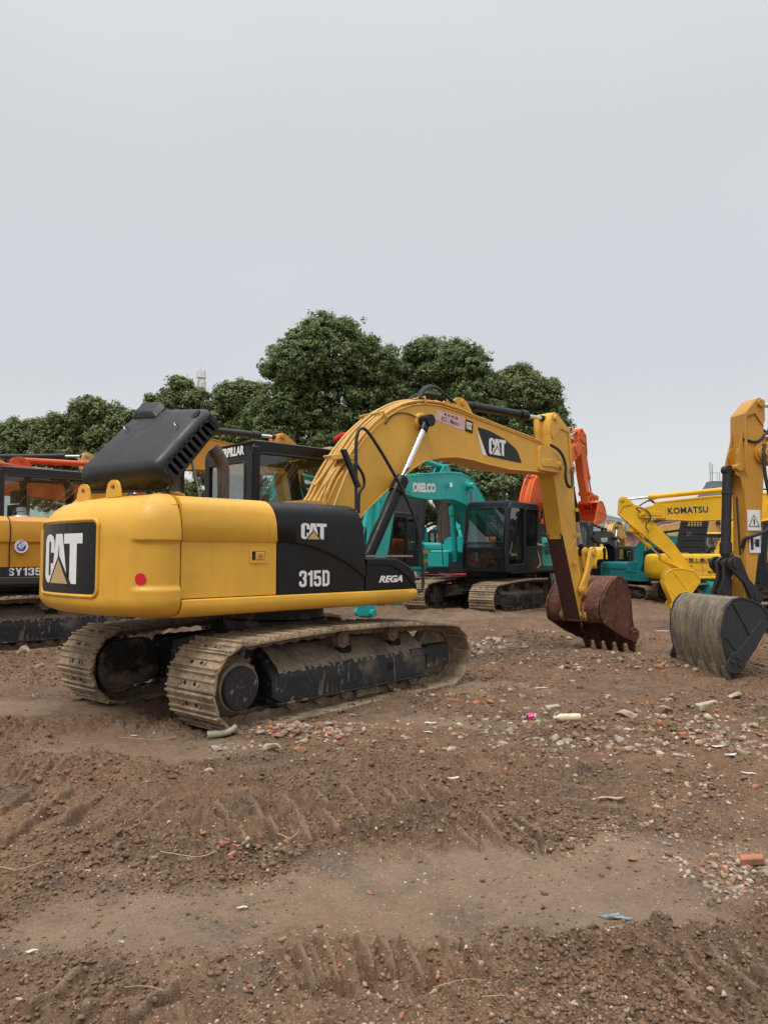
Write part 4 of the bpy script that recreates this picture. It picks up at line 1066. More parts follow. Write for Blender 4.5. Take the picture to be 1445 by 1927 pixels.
# brown worn face on the rear of the arm
wp = MB()
aw = .16
face = [(5.60, 1.80), (5.93, .80), (6.02, .53)]
pts = [(5.555 , 1.855), (5.93, .795), (6.035, .495)]
wp.prism([(5.552, 1.852), (5.928, .796), (6.034, .49), (6.026, .484), (5.920, .790), (5.543, 1.850)], YC - aw + .004, YC + aw - .004)
wp.prism([(5.552, 1.852), (5.543, 1.850), (5.512, 1.935), (5.52, 1.94)], YC - aw + .004, YC - aw + .05)
wp.prism([(5.552, 1.852), (5.543, 1.850), (5.512, 1.935), (5.52, 1.94)], YC + aw - .05, YC + aw - .004)
wp.build('worn_arm_face', M['rustdark'], arm, smooth=0)
ed = MB(); ed.tube([(5.505, YC - aw + .01, 1.95), (5.54, YC - aw + .05, 1.862), (5.54, YC + aw - .05, 1.862), (5.505, YC + aw - .01, 1.95)], .007, 6); ed.build('weld_bead', M['cat_pipe'], arm)
wl_ = MB(); wl_.tube([(5.72, YC - aw - .006, 1.66), (5.98, YC - aw - .006, 1.93)], .008, 5); wl_.build('weld_bead', M['cat_pipe'], arm)
for z, x in ((2.35, 5.93), (1.92, 5.965), (1.45, 5.86)):
    t_ = MB(); t_.box(x - .03, x + .05, YC - aw - .035, YC - aw + .0, z - .03, z + .03); t_.build('arm_lug', M['cat_boom'], arm, bevel=.008)

# pipes on the boom
def offset_curve(pts, h):
    out_ = []
    for i, p in enumerate(pts):
        a_ = Vector(pts[max(0, i - 1)]); c_ = Vector(pts[min(len(pts) - 1, i + 1)]); d = (c_ - a_).normalized(); out_.append((p[0] - d.y * h, p[1] + d.x * h))
    return out_
tp = BOOM_TOP[2:13]
for i, (y, h, s0, e0) in enumerate(((-.41, .055, 0, 10), (-.35, .06, 0, 11), (-.28, .07, 0, 11), (-.21, .09, 1, 11), (-.13, .06, 0, 11), (-.05, .06, 0, 11))):
    oc = offset_curve(tp, h)[s0:e0]
    P_ = [(x, y + (.03 * math.sin(k_ * 1.7 + i) if k_ < 3 else 0), z) for k_, (x, z) in enumerate(oc)]
    P_ = [(oc[0][0] - .06 - .03 * i, y - .01 * i, oc[0][1] - .16 + .01 * i)] + P_
    MB().tube(P_, .021, 8, 2).build('hydraulic_pipe', M['cat_pipe'], boom, smooth=60)
for k_ in (2, 5, 8):
    o_ = offset_curve(tp, .10)[k_]; i_ = offset_curve(tp, .02)[k_]
    q = MB(); q.tube([(i_[0], -.45, i_[1]), (o_[0], -.45, o_[1]), (o_[0], 0, o_[1]), (i_[0], 0, i_[1])], .016, 6); q.build('pipe_clamp', M['cat_pipe'], boom)
lpipe = [(2.35, 3.74), (2.9, 3.70), (3.1, 3.66), (3.6, 3.60), (4.3, 3.52), (4.9, 3.45), (5.1, 3.36)]
for y in (-.40, -.36): MB().tube([(x, y, z - .03) for x, z in lpipe], .016, 8, 2).build('hydraulic_pipe', M['cat_pipe'], boom, smooth=60)
rb = M['rubber']
for pts_ in ([(2.05, -.40, 3.70), (2.15, -.38, 3.84), (2.38, -.36, 3.93), (2.62, -.34, 3.86), (2.85, -.32, 3.76), (3.0, -.3, 3.74)], [(2.1, -.30, 3.70), (2.2, -.28, 3.86), (2.45, -.26, 3.98), (2.75, -.25, 3.88), (2.95, -.24, 3.76)],
             [(2.0, -.2, 3.68), (2.2, -.18, 3.80), (2.5, -.18, 3.87), (2.8, -.2, 3.82)]):
    MB().tube(pts_, .022, 8, 2).build('hose', rb, boom, smooth=60)
MB().tube([(5.10, -.44, 3.38), (5.30, -.50, 3.30), (5.42, -.53, 3.08), (5.38, -.53, 2.86), (5.47, -.53, 2.70), (5.60, -.52, 2.72), (5.69, -.48, 2.88), (5.72, -.44, 3.03), (5.82, -.42, 3.06)], .024, 8, 2).build('hose', rb, arm, smooth=60)
MB().tube([(5.3, -.05, 3.55), (5.55, .02, 3.3), (5.75, 0, 3.0), (5.9, -.05, 2.95)], .024, 8, 2).build('hose', rb, arm, smooth=60)
MB().tube([(1.36, -.436, 3.26), (1.52, -.44, 3.42), (1.75, -.44, 3.46), (1.95, -.44, 3.42), (2.03, -.52, 3.38)], .008, 6, 2).build('grease_line', rb, boom)
# lift cylinder hose
MB().tube([(.85, -.62, 1.62), (.95, -.65, 1.9), (1.2, -.66, 2.25), (1.5, -.64, 2.62), (1.62, -.60, 2.70)], .014, 6, 1).build('hose', rb, cat)
# brackets around the boom foot
q = MB(); q.box(.05, .32, -.47, .03, 2.17, 2.22); q.tube([(.36, -.46, 2.15), (.36, -.46, 2.42), (.52, -.46, 2.62)], .018); q.tube([(.46, -.5, 2.16), (.60, -.5, 2.45), (.78, -.5, 2.80)], .018); q.box(.58, .84, -.52, -.30, 2.74, 2.80)
q.build('pipe_bracket', M['cat_pipe'], cat, bevel=.004)

# front handrail, mirror and step rail
handrail(cat, [(.21, -1.18, 2.08), (.19, -1.19, 2.55), (.185, -1.2, 2.88), (.24, -1.2, 2.98), (.33, -1.2, 2.985), (.52, -1.2, 2.80), (.78, -1.2, 2.50), (1.02, -1.2, 2.18), (1.18, -1.2, 1.87), (1.24, -1.2, 1.5), (1.25, -1.2, 1.22), (1.20, -1.2, 1.16), (1.10, -1.19, 1.17)], .019)
handrail(cat, [(.27, -1.15, 2.05), (.27, -1.15, 2.28), (.36, -1.15, 2.36), (.34, -1.15, 2.48), (.24, -1.15, 2.58), (.20, -1.17, 2.62)], .017)
mr = MB(); mr.loft([[(.00 + .22 * t - .03, -1.2 - .02, 2.72 - .40 * t), (.0 + .22 * t + .035, -1.2 - .02, 2.72 - .40 * t + .01), (.0 + .22 * t + .035, -1.2 + .03, 2.72 - .40 * t + .01), (.0 + .22 * t - .03, -1.2 + .03, 2.72 - .40 * t)] for t in (0, .5, 1)])
mr.build('mirror', M['black_plastic'], cat, bevel=.012)
mt = MB(); mt.tube([(.12, -1.2, 2.52), (.19, -1.19, 2.62)], .012); mt.build('mirror_arm', M['black'], cat)
# ------------------------------------------------------------------ the other machines of the yard
NEAR_P = lambda x0, z0, y: (lambda u, v, d: Vector((x0 + u, y - d, z0 + v)))
GRP = 'excavators parked round the muddy yard'

def machine(O, deg, s, label, body, boomm, armm=None, bkm=None, cabm=None, cw=None, front=None, skirt=None, da=0, db=0, dc=0, lean=0, asc=1., yaw=0, detail=False,
            ss={}, cabbox=(-.20, 1.36, .25, 1.20, 1.16, 2.86), cabkw={}, ba={}):
    r = empty('excavator', (O[0], O[1], 0), R(deg), s, label, 'excavator', GRP)
    undercarriage(r, R(yaw), N=44, detail=detail)
    superstructure(r, s, body=body, cw=cw or body, front=front, skirt=skirt, cabbox=cabbox, **ss)
    c = cab(r, *cabbox, cabm or M['navy'], **cabkw)
    P = boomarm(r, -.22, boomm, armm or boomm, bkm or boomm, R(da), R(db), R(dc), lean=lean, asc=asc, **ba)
    return r, c, P

# deep yellow machine on the left
sy, syc, syP = machine((-6.5, 13.5), 44, 1.08, 'deep yellow excavator with dark cab and black number band, half hidden behind the big one', M['sany'], M['sany'], cabm=M['volvo'], skirt=M['black'], da=2.5, db=-2, dc=-60, lean=-.62,
                       detail=True, ss=dict(z0=.98, z1=2.06, xr=-2.4), cabbox=(-.42, 1.25, .22, 1.2, 1.2, 2.96), ba=dict(barrels=M['black'], bx=.83, bucket=False, pipes=False), asc=.85)
bd = MB(); bd.box(-1.885, .55, -1.226, -1.21, 1.14, 1.29); bdo = bd.build('number_band', M['black'], sy)
block_text('SY135', M['white'], bdo, lambda u, v, d: Vector((-.67 + u, -1.2285 - d, 1.157 + v)), .118, gap=.11, sx=1.42)
tr_ = MB(); tr_.box(-1.885, .55, -1.228, -1.2, 1.122, 1.134); tr_.build('trim_line', M['pale_yellow'], sy)
em = MB(); em.cyl((-.50, -1.252, 1.60), (-.50, -1.256, 1.60), .10, n=36); emo = em.build('emblem', M['white'], sy)
em = MB(); em.cyl((-.50, -1.256, 1.595), (-.50, -1.258, 1.595), .066, n=32); em.build('emblem_disc', M['blue'], emo)
patch('emblem_leaf', [([(-.45, 1.545), (-.43, 1.59), (-.38, 1.615), (-.33, 1.61), (-.35, 1.565), (-.40, 1.535)], 0, 0), ([(-.43, 1.555), (-.40, 1.585), (-.345, 1.60), (-.38, 1.575)], .001, 1), ([(-.44, 1.52), (-.39, 1.53), (-.35, 1.545), (-.39, 1.515)], 0, 0)],
      [M['white'], M['teal']], emo, lambda u, v, d: Vector((u - .105, -1.2592 - d, v + .04)))
text('大恒机械', M['black'], emo, (-.545, -1.2585, 1.672), (1, 0, 0), (0, 0, 1), .09, .016, bold=.0, depth=.001)
for x in (-.66, -.06, .25):
    q = MB(); q.tube([(x, -1.232, 1.16), (x, -1.234, 1.64), (x, -1.256, 1.70), (x, -1.256, 1.88), (x, -1.20, 2.0), (x, -1.08, 2.07)], .008, 5); q.build('panel_seam', M['seam'], sy)
q = MB(); q.rev([(0, 0), (.16, 0), (.14, .03), (.07, .04), (.06, .09), (.075, .1), (.07, .16), (0, .17)], (-.35, -.75, 2.06), 'Z', 20); q.build('tank_cap', M['steel'], sy)
for k_, y in enumerate((-.42, -.36, -.30, -.22)):
    oc = offset_curve(tp, .06)
    MB().tube([(syP['fb'](p)[0], y, syP['fb'](p)[1]) for p in oc[:10]], .022, 6, 1).build('hydraulic_pipe', M['sany'], sy, smooth=60)

# orange one behind it, and another yellow one further back
og, _, ogP = machine((-10.8, 15.2), 44, 1.0, 'orange-red excavator parked behind the deep yellow one, its boom lying level', M['orangered'], M['orangered'], cabm=M['volvo'], da=0, db=4,
                     ba=dict(barrels=M['orangered']))
oy, _, oyP = machine((-12.9, 17.9), 44, 1.06, 'ochre excavator at the far left, black cylinder along its level boom', M['sany'], M['pale_yellow'], cabm=M['volvo'], da=4, db=-4,
                     ba=dict(barrels=M['black']))

# centre: teal machine with dark cab, facing left and towards the camera
kb, kbc, kbP = machine((3.02, 21.8), 235, 1.07, 'teal excavator with dark cab facing left, its arched boom seen under the yellow boom', M['teal'], M['teal'], cabm=M['navy'], skirt=M['navy'], front=M['teal'], lean=1.0, da=0, db=2, asc=1.12,
                       detail=True, ss=dict(z0=1.0, z1=1.98), cabbox=(-.62, 1.45, .04, 1.27, 1.05, 2.84), cabkw=dict(rake=.22, gl=M['glassm']), ba=dict(barrels=M['teal'], rodm=M['steel'], bw=.20, bucket=False), yaw=-4)
text('KOBELCO', M['white'], kbP['boom'], (3.86, -.22 + .192, 2.95), (-1, 0, .05), (.05, 0, 1), 1.20, .23, bold=.05, depth=.004)
# guard mesh low on the cab front, left flank panels
gm = MB()
for i in range(12):
    gm.tube([(1.46, .14 + i * .09, 1.12), (1.46, .14 + i * .09, 1.78)], .006, 4)
for i in range(10): gm.tube([(1.46, .10, 1.14 + i * .068), (1.46, 1.20, 1.14 + i * .068)], .006, 4)
gm.tube([(1.465, .08, 1.1), (1.465, 1.22, 1.1), (1.465, 1.22, 1.8), (1.465, .08, 1.8), (1.465, .08, 1.1)], .014, 6); gm.build('guard_mesh', M['navy'], kbc)
cr_ = MB()
cr_.prism([(-.61, 1.06), (-.61, 1.9), (-.68, 2.0), (-.84, 2.0), (-.88, 1.06)], .3, 1.262); cr_.build('cab_rear_panel', M['navy'], kb, bevel=.02)
sw = patch('swoosh', [([(-.30, 1.12), (-.62, 1.14), (-.78, 1.24), (-.66, 1.42), (-.40, 1.66), (-.60, 1.38), (-.66, 1.26), (-.55, 1.19)], 0, 0)], [M['silver']], kb, lambda u, v, d: Vector((u * .8 - .10, 1.284, v)))
text('Geospec', M['white'], kb, (-.50, 1.284, 1.72), (-1, 0, 0), (0, 0, 1), .32, .08, bold=.02)
lv = MB()
for r_ in range(2):
    for i in range(7): lv.prism([(-1.10 - i * .06, 1.68 - .19 * r_), (-1.13 - i * .06, 1.68 - .19 * r_), (-1.08 - i * .06, 1.82 - .19 * r_), (-1.05 - i * .06, 1.82 - .19 * r_)], 1.249, 1.2535)
lv.build('vent_slots', M['black'], kb)
cp = MB(); cp.prism([(-.9, 2.0), (-1.0, 2.55), (-.6, 2.85), (-.3, 2.8), (-.35, 2.0)], .3, 1.1); cp.prism([(-2.1, 2.0), (-1.9, 2.35), (-1.0, 2.4), (-.9, 2.0)], -.9, 1.05)
cp.build('rear_cowl', M['greyhood'], kb, bevel=.05, seg=3)
tx = MB(); tx.box(.35, 1.0, -1.22, -.62, 1.16, 1.60); tx.build('tool_box', M['teal'], kb, bevel=.05, seg=3)
MB().tube([(1.3, -.62, 1.2), (1.35, -.66, 2.2), (1.2, -.7, 2.75)], .015).build('handrail', M['black'], kb)
wl2 = MB(); wl2.box(2.05, 2.16, .01, .10, 3.18, 3.30); wl2.build('work_light', M['chrome'], kbP['boom'], bevel=.01)
patch('sticker', [([(4.86, 2.55), (5.0, 2.55), (5.0, 2.85), (4.86, 2.85)], 0, 0)], [M['yellow_sticker']], kbP['arm'], lambda u, v, d: Vector((u - .02, -.22 + .172, v - .45)))

# teal machine left of it with its black hood raised
sw_, swc, swP = machine((-.05, 24.8), 235, 1.0, 'teal excavator with open door and raised black hood, behind the arched teal boom', M['teal'], M['teal'], cabm=M['volvo'], lean=.8, da=2, db=-6, skirt=M['teal2'],
                        cabbox=(-.35, 1.35, .25, 1.22, 1.1, 2.92), ss=dict(z1=2.0), ba=dict(barrels=M['teal']))
patch('stripe', [([(-1.85, 1.55), (-1.2, 1.72), (-.45, 1.74), (-.45, 1.62), (-1.2, 1.60), (-1.85, 1.40)], 0, 0)], [M['amberdecal']], sw_, lambda u, v, d: Vector((u, 1.254, v)))
text('SWE150', M['amberdecal'], sw_, (-.50, 1.2385, 1.28), (-1, 0, 0), (0, 0, 1), .80, .16, bold=.05)
def raised_slab(root, x, y0, y1, z0, z1, leanx, mat, rows=4):
    o_ = rrect(y0, y1, 0, z1 - z0, .08, 4); holes = []
    for r_ in range(rows):
        for c in range(5): holes.append(rrect(y0 + .12 + c * .10, y0 + .20 + c * .10, (z1 - z0) * .80 - r_ * .055, (z1 - z0) * .80 - r_ * .055 + .04, .008, 1))
    V = Vector((leanx, 0, z1 - z0)).normalized()
    b = MB(); plate(b, o_, holes, .03, (x, 0, z0), (0, 1, 0), V)
    h = b.build('raised_hood', mat, root)
    e = MB()
    for i in range(1, 6):
        p = Vector((x, 0, z0)) + V * ((z1 - z0) * i / 6 * .92)
        e.box(p.x - .05, p.x - .0, y0 + .04, y1 - .04, p.z, p.z + .025)
    n_ = Vector((-V.z, 0, V.x)); L = (z1 - z0)
    for s_, w_ in ((y0, .03), (y1 - .03, .03)):
        a = Vector((x, 0, z0)); e.loft([[(a.x, s_, a.z + .05), (a.x + .18, s_, a.z + .05), (a.x + .18, s_ + w_, a.z + .05), (a.x, s_ + w_, a.z + .05)],
                                        [((a + V * L * .96).x, s_, (a + V * L * .96).z), ((a + V * L * .96).x + .18, s_, (a + V * L * .96).z), ((a + V * L * .96).x + .18, s_ + w_, (a + V * L * .96).z), ((a + V * L * .96).x, s_ + w_, (a + V * L * .96).z)]])
    e.build('hood_rib', mat, h)
    return h
raised_slab(sw_, -1.1, -.85, .95, 2.05, 3.85, -.2, M['greyhood'])

# teal machines further back
gk, _, _ = machine((3.55, 34), 110, .95, 'teal excavator seen from behind beyond the dark tree trunk', M['teal'], M['teal'], cabm=M['volvo'], da=-8, lean=.5, db=-10)
text('KOBELCO', M['white'], gk, (-2.47, .85, 1.62), (0, -1, 0), (0, 0, 1), .8, .14, bold=.04)
yn_, _, ynP = machine((-5.6, 21.5), 20, 1.0, 'deep teal excavator seen through the cab windows of the big yellow one', M['teal2'], M['teal2'], cabm=M['volvo'], da=-2, db=-8)
text('YANMAR', M['white'], ynP['boom'], (2.15, -.22 - .212, 3.12), (1, 0, -.02), (.02, 0, 1), 1.15, .24, bold=.04)
tf, _, _ = machine((19.4, 45), 200, .7, 'teal excavator far back in front of the pink building', M['teal2'], M['teal2'], cabm=M['volvo'], lean=.8)

# orange machine holding its arm up
hi, _, hiP = machine((4.4, 24.6), 47, 1.0, 'orange excavator holding its arm and bucket high behind the yellow arm', M['orange'], M['orange'], cabm=M['volvo'], da=31, db=-33, dc=-92, asc=.8,
                     ba=dict(barrels=M['orange'], rodm=M['steel']))
# dark grey machines
dg, _, _ = machine((5.85, 26.0), 265, .93, 'charcoal excavator with tall dark cab just right of the yellow arm', M['volvo'], M['volvo'], cabm=M['volvo'], lean=1.0, cabbox=(-.20, 1.36, .25, 1.20, 1.16, 2.9))
vo, voc, voP = machine((9.05, 28.6), 235, .66, 'small charcoal excavator with arched boom, beside a teal one', M['volvo'], M['volvo'], cabm=M['volvo'], lean=1.0, da=4)
text('VOLVO', M['white'], voP['boom'], (3.05, .002, 3.08), (-1, 0, .05), (.05, 0, 1), 1.1, .24, bold=.05)
# small teal one
kt, _, ktP = machine((9.35, 27.0), 292, .62, 'small teal excavator with arched boom beyond the rusty bucket', M['teal2'], M['teal2'], cabm=M['volvo'], lean=.9, da=2, db=-6)
# yellow ones far back
j1, _, _ = machine((10.3, 35.5), 62, .9, 'yellow excavator turned away, beyond the charcoal boom', M['kom'], M['pale_yellow'], cabm=M['volvo'], da=-3)
j2, _, _ = machine((18.8, 37.0), 182, 1.0, 'pale yellow excavator far back, its arm slanting down behind the bright yellow arm', M['pale_yellow'], M['pale_yellow'], cabm=M['volvo'], da=-5, db=-40, dc=20)
j3, _, _ = machine((8.4, 40.0), 15, .9, 'ochre excavator in the last row, in front of the grey hipped roof', M['sany'], M['pale_yellow'], cabm=M['volvo'], da=-16, db=0)

# yellow machine with lettered flank and raised hood
dm, dmc, dmP = machine((10.75, 24.6), 2, .80, 'yellow excavator with lettered flank and slatted black hood standing open', M['kom'], M['kom'], cabm=M['navydoor'], da=6,
                       ss=dict(z0=1.0, z1=2.02), cabkw=dict(roofm=M['kom']))
text('本間土建(有)', M['navytext'], dm, (-1.62, -1.2535, 1.60 + .06), (1, 0, 0), (0, 0, 1), 1.25, .19, bold=.02, depth=.003)
text('KOMATSU', M['black'], dm, (-.60, -1.2235, 1.235), (1, 0, 0), (0, 0, 1), .78, .11, bold=.05, depth=.003)
text('0120-22-1135', M['silver'], dm, (-1.45, -1.2235, 1.33), (1, 0, 0), (0, 0, 1), .75, .08, bold=.02, depth=.003)
hb_ = MB(); hV = Vector((.22, .0, 1)).normalized(); holes = [rrect(.22 + c * .12, .31 + c * .12, 1.22 - r_ * .07, 1.27 - r_ * .07, .008, 1) for r_ in range(3) for c in range(5)]
holes += [rrect(.26 + c * .07, .30 + c * .07, .82 - r_ * .07, .86 - r_ * .07, .008, 1) for r_ in range(3) for c in range(4)]
plate(hb_, rrect(0, 1.06, 0, 1.62, .10, 4), holes, .04, (-1.72, -.95, 2.06), (1, 0, 0), hV); hdo = hb_.build('raised_hood', M['greyhood'], dm)
hr_ = MB()
for i in range(1, 6):
    p = Vector((-1.72, -.98, 2.06)) + hV * (i * .27); hr_.tube([p + Vector((.05, 0, 0)), p + Vector((1.0, 0, 0))], .018, 6)
for q_ in (.02, 1.04): hr_.tube([Vector((-1.72 + q_, -.86, 2.1)), Vector((-1.72 + q_, -.86, 2.1)) + hV * 1.5], .07, 8)
hr_.build('hood_rib', M['greyhood'], hdo)
en_ = MB(); en_.box(-2.02, -1.82, -1.262, -1.2, 1.25, 1.95); en_.build('engine_bay_shade', M['seam'], dm)  # solid black block, painted as the shade inside an open bay
for i in range(7):
    pass
MB().tube([(-.2, -.9, 2.0), (-.2, -.9, 2.6), (.1, -.9, 2.62), (.75, -.9, 1.9)], .02, 6, 1).build('handrail', M['rustdark'], dm)

# bright yellow machine whose boom comes in from the right
km, kmc, kmP = machine((8.84, 15.5), 165, .80, 'bright yellow excavator with lettered boom, bucket curled in behind the grey one', M['kom'], M['kom'], cabm=M['navydoor'], lean=1.25, da=2.0, db=-56, dc=23, asc=.85,
                       detail=True, cabbox=(-.25, 1.36, .22, 1.22, 1.12, 2.86), cabkw=dict(roofm=M['kom']), ba=dict(barrels=M['kom'], rodm=M['chrome']))
text("KOMATSU", M['navytext'], kmP['boom'], (3.38, -.22 + .2115, 3.10), (-1, 0, .03), (.03, 0, 1), 1.02, .175, bold=.022, space=1.1)
dkm = MB(); dkm.prism([(1.50, 3.21), (1.50, 3.3), (1.60, 3.3), (1.60, 3.21)], .01, .016)
MB().tube([(4.10, .02, 3.15), (4.25, .05, 3.30), (3.95, .07, 3.25), (3.80, .07, 3.0), (4.0, .06, 2.8), (3.9, .05, 2.6)], .018, 6, 2).build('hose', rb, kmP['arm'], smooth=60)

# machine on the right edge whose grey bucket rests on the mud: only its arm and bucket reach into the picture
bp = [(5.68, .74), (5.70, .86), (5.78, .95), (5.92, 1.02), (6.08, 1.055), (6.20, 1.03), (6.29, .93), (6.345, .76), (6.355, .55), (6.32, .35), (6.26, .17), (6.20, .03)]
ab = empty('excavator', (10.4, 11.2, 0), R(191), 1.0, 'amber excavator reaching in from the right edge with black cylinder and mud-caked grey bucket', 'excavator', GRP)
undercarriage(ab, 0, N=44, detail=False)
superstructure(ab, 1, body=M['boomb'], cw=M['boomb'])
cab(ab, -.20, 1.36, .25, 1.20, 1.16, 2.9, M['volvo'])
abP = boomarm(ab, 0.0, M['boomb'], M['boomb'], M['mudbucket'], da=R(-1), db=R(-2), dc=R(-36), asc=.87, awx=.60, barrels=M['black'], lug=M['greybucket'], linkm=M['black'], bkprof=bp, bkw=1.12, aw=.15, bw=.2, lk=((5.87, 1.47), (5.56, 1.02), (5.94, 1.08), (5.80, 2.75), .90))
for o in bpy.data.objects:
    if o.name.startswith('side_plate') and o.parent and o.parent.parent == ab or (o.name.startswith('side_cutter') and o.parent and o.parent.parent == ab):
        o.data.materials[0] = M['greybucket']
fa = abP['fa']
def armpt(x, z): return fa((x, z))
q_ = [armpt(5.47, 2.02), armpt(5.80, 2.02), armpt(5.80, 1.42), armpt(5.47, 1.42)]
dc_ = patch('warning_label', [([(5.40, 1.92), (5.60, 1.92), (5.60, 2.20), (5.40, 2.20)], 0, 0), ([(5.41, 1.62), (5.58, 1.62), (5.58, 1.86), (5.41, 1.86)], 0, 0)], [M['white']], abP['arm'], lambda u, v, d: Vector((u + .03, .1525 + d, v)))
tri_ = MB(); zc_ = 1.93
tri_.tube([(5.45, .155, 1.98), (5.61, .155, 1.98), (5.53, .155, 2.13), (5.45, .155, 1.98)], .006, 4); tri_.tube([(5.53, .155, 2.01), (5.53, .155, 2.07)], .01, 4)
tri_.box(5.46, 5.52, .153, .157, 1.70, 1.80); tri_.box(5.55, 5.59, .153, .157, 1.66, 1.82); tri_.tube([(5.52, .155, 1.75), (5.56, .155, 1.75)], .007, 4)
tri_.build('warning_symbol', M['black'], dc_)
fin = MB()
for s_ in (-1, 1):
    fin.prism([armpt(5.86, 3.45), armpt(5.90, 3.3), armpt(6.1, 2.95), armpt(6.12, 2.75), armpt(6.0, 2.7), armpt(5.90, 2.3), armpt(5.86, 2.3)], s_ * .11 - .012, s_ * .11 + .012)
fin.build('arm_fin', M['boomb'], abP['arm'], bevel=.004)
fq = armpt(6.05, 2.86); MB().cyl((fq[0], -.15, fq[1]), (fq[0], .16, fq[1]), .05, n=18).build('cylinder_pin', M['boomb'], abP['arm'], bevel=.005)
def fp(x, z, y): p = armpt(x, z); return (p[0], y, p[1])
MB().tube([fp(5.35, 3.2, .2), fp(5.45, 3.1, .24), fp(5.5, 2.8, .25), fp(5.4, 2.4, .25), fp(5.3, 2.1, .24), fp(5.45, 1.85, .22), fp(5.9, 1.78, .2), fp(6.05, 1.75, .12), fp(6.05, 1.6, .08)], .024, 8, 2).build('hose', rb, abP['arm'], smooth=60)
MB().tube([fp(6.13, 2.4, .1), fp(6.15, 1.9, .1), fp(6.13, 1.5, .08)], .014, 6, 1).build('hose', rb, abP['arm'], smooth=60)
# ------------------------------------------------------------------ ground
def _hash(ix, iy, seed):
    h = (ix.astype(np.int64) * 374761393 + iy.astype(np.int64) * 668265263 + seed * 1274126177) & 0xFFFFFFFF
    h = ((h ^ (h >> 13)) * 1274126177) & 0xFFFFFFFF
    h = (h ^ (h >> 16)); return (h & 0xFFFFFF) / float(0x1000000)
def vnoise(x, y, seed=0):
    ix, iy = np.floor(x), np.floor(y); fx, fy = x - ix, y - iy
    u = fx * fx * fx * (fx * (fx * 6 - 15) + 10); v = fy * fy * fy * (fy * (fy * 6 - 15) + 10)
    a, b_, c, d = (_hash(ix + i, iy + j, seed) for i, j in ((0, 0), (1, 0), (0, 1), (1, 1)))
    return (a + (b_ - a) * u) * (1 - v) + (c + (d - c) * u) * v - .5
def fbm(x, y, seed=0, o=4, g=.5):
    s = 0; a = 1
    for k_ in range(o):
        c, sn = math.cos(.7 * k_), math.sin(.7 * k_)
        s = s + a * vnoise((x * c - y * sn) * 2 ** k_, (x * sn + y * c) * 2 ** k_, seed + k_); a *= g
    return s
def clods(x, y, cell, seed, dens=.7):
    """rounded lumps of random size, one in most cells"""
    X, Y = x / cell, y / cell; ix, iy = np.floor(X), np.floor(Y); best = np.zeros_like(x)
    for i in (-1, 0, 1):
        for j in (-1, 0, 1):
            cx, cy = ix + i, iy + j
            px = cx + _hash(cx, cy, seed); py = cy + _hash(cx, cy, seed + 1); r = .25 + .42 * _hash(cx, cy, seed + 2)
            on = _hash(cx, cy, seed + 3) < dens; asp = .7 + .6 * _hash(cx, cy, seed + 4)
            d2 = ((X - px) * asp) ** 2 + ((Y - py) / asp) ** 2
            h = np.sqrt(np.maximum(0, r * r - d2)) * on
            best = np.maximum(best, h)
    return best * cell
def blob(x, y, cx, cy, rx, ry, ang=0):
    c, s = math.cos(R(ang)), math.sin(R(ang)); u = (x - cx) * c + (y - cy) * s; v = -(x - cx) * s + (y - cy) * c
    return np.exp(-((u / rx) ** 2 + (v / ry) ** 2))
def PB(x, y, px, py, rx, ry, ang=0):
    g = G(px, py); return blob(x, y, g.x, g.y, rx, ry, ang)

def smooth_mask(x, y):
    """1 where the mud has been pressed flat"""
    m = 1.0 * PB(x, y, 930, 1640, 1.05, .42, 6) + .9 * PB(x, y, 560, 1690, .9, .30, 4) + .75 * PB(x, y, 1150, 1700, .6, .3, -10) + .8 * PB(x, y, 330, 1410, 1.3, .45, 0) + .7 * PB(x, y, 800, 1360, .9, .3, 0) \
        + .8 * PB(x, y, 60, 1330, 1.4, .45, 0) + .5 * PB(x, y, 200, 1760, .5, .25, 0) + .6 * PB(x, y, 960, 1290, 1.3, .4, 0) + .9 * PB(x, y, 950, 1165, 2.5, .8, 0) + .45 * PB(x, y, 150, 1400, 1.0, .5, 0)
    m = m + fbm(x * 1.3, y * 1.3, 50, 4) * .55 + fbm(x * 6, y * 6, 51, 3) * .25
    return np.clip((m - .25) / .4, 0, 1)
def ridges(x, y, px, py, rx, ry, ang, rang, pitch, amp):
    """the print of crawler shoes: bars across a strip"""
    g = G(px, py); u = (x - g.x) * math.cos(R(rang)) + (y - g.y) * math.sin(R(rang))
    wv = np.abs(np.sin(u * PI / pitch + .5 * vnoise(x * 2, y * 2, 77)))
    return PB(x, y, px, py, rx, ry, ang) * amp * (wv ** .6 - .4) * np.clip(.75 + 1.6 * vnoise(x * 3.1, y * 3.1, 78), 0, 1)
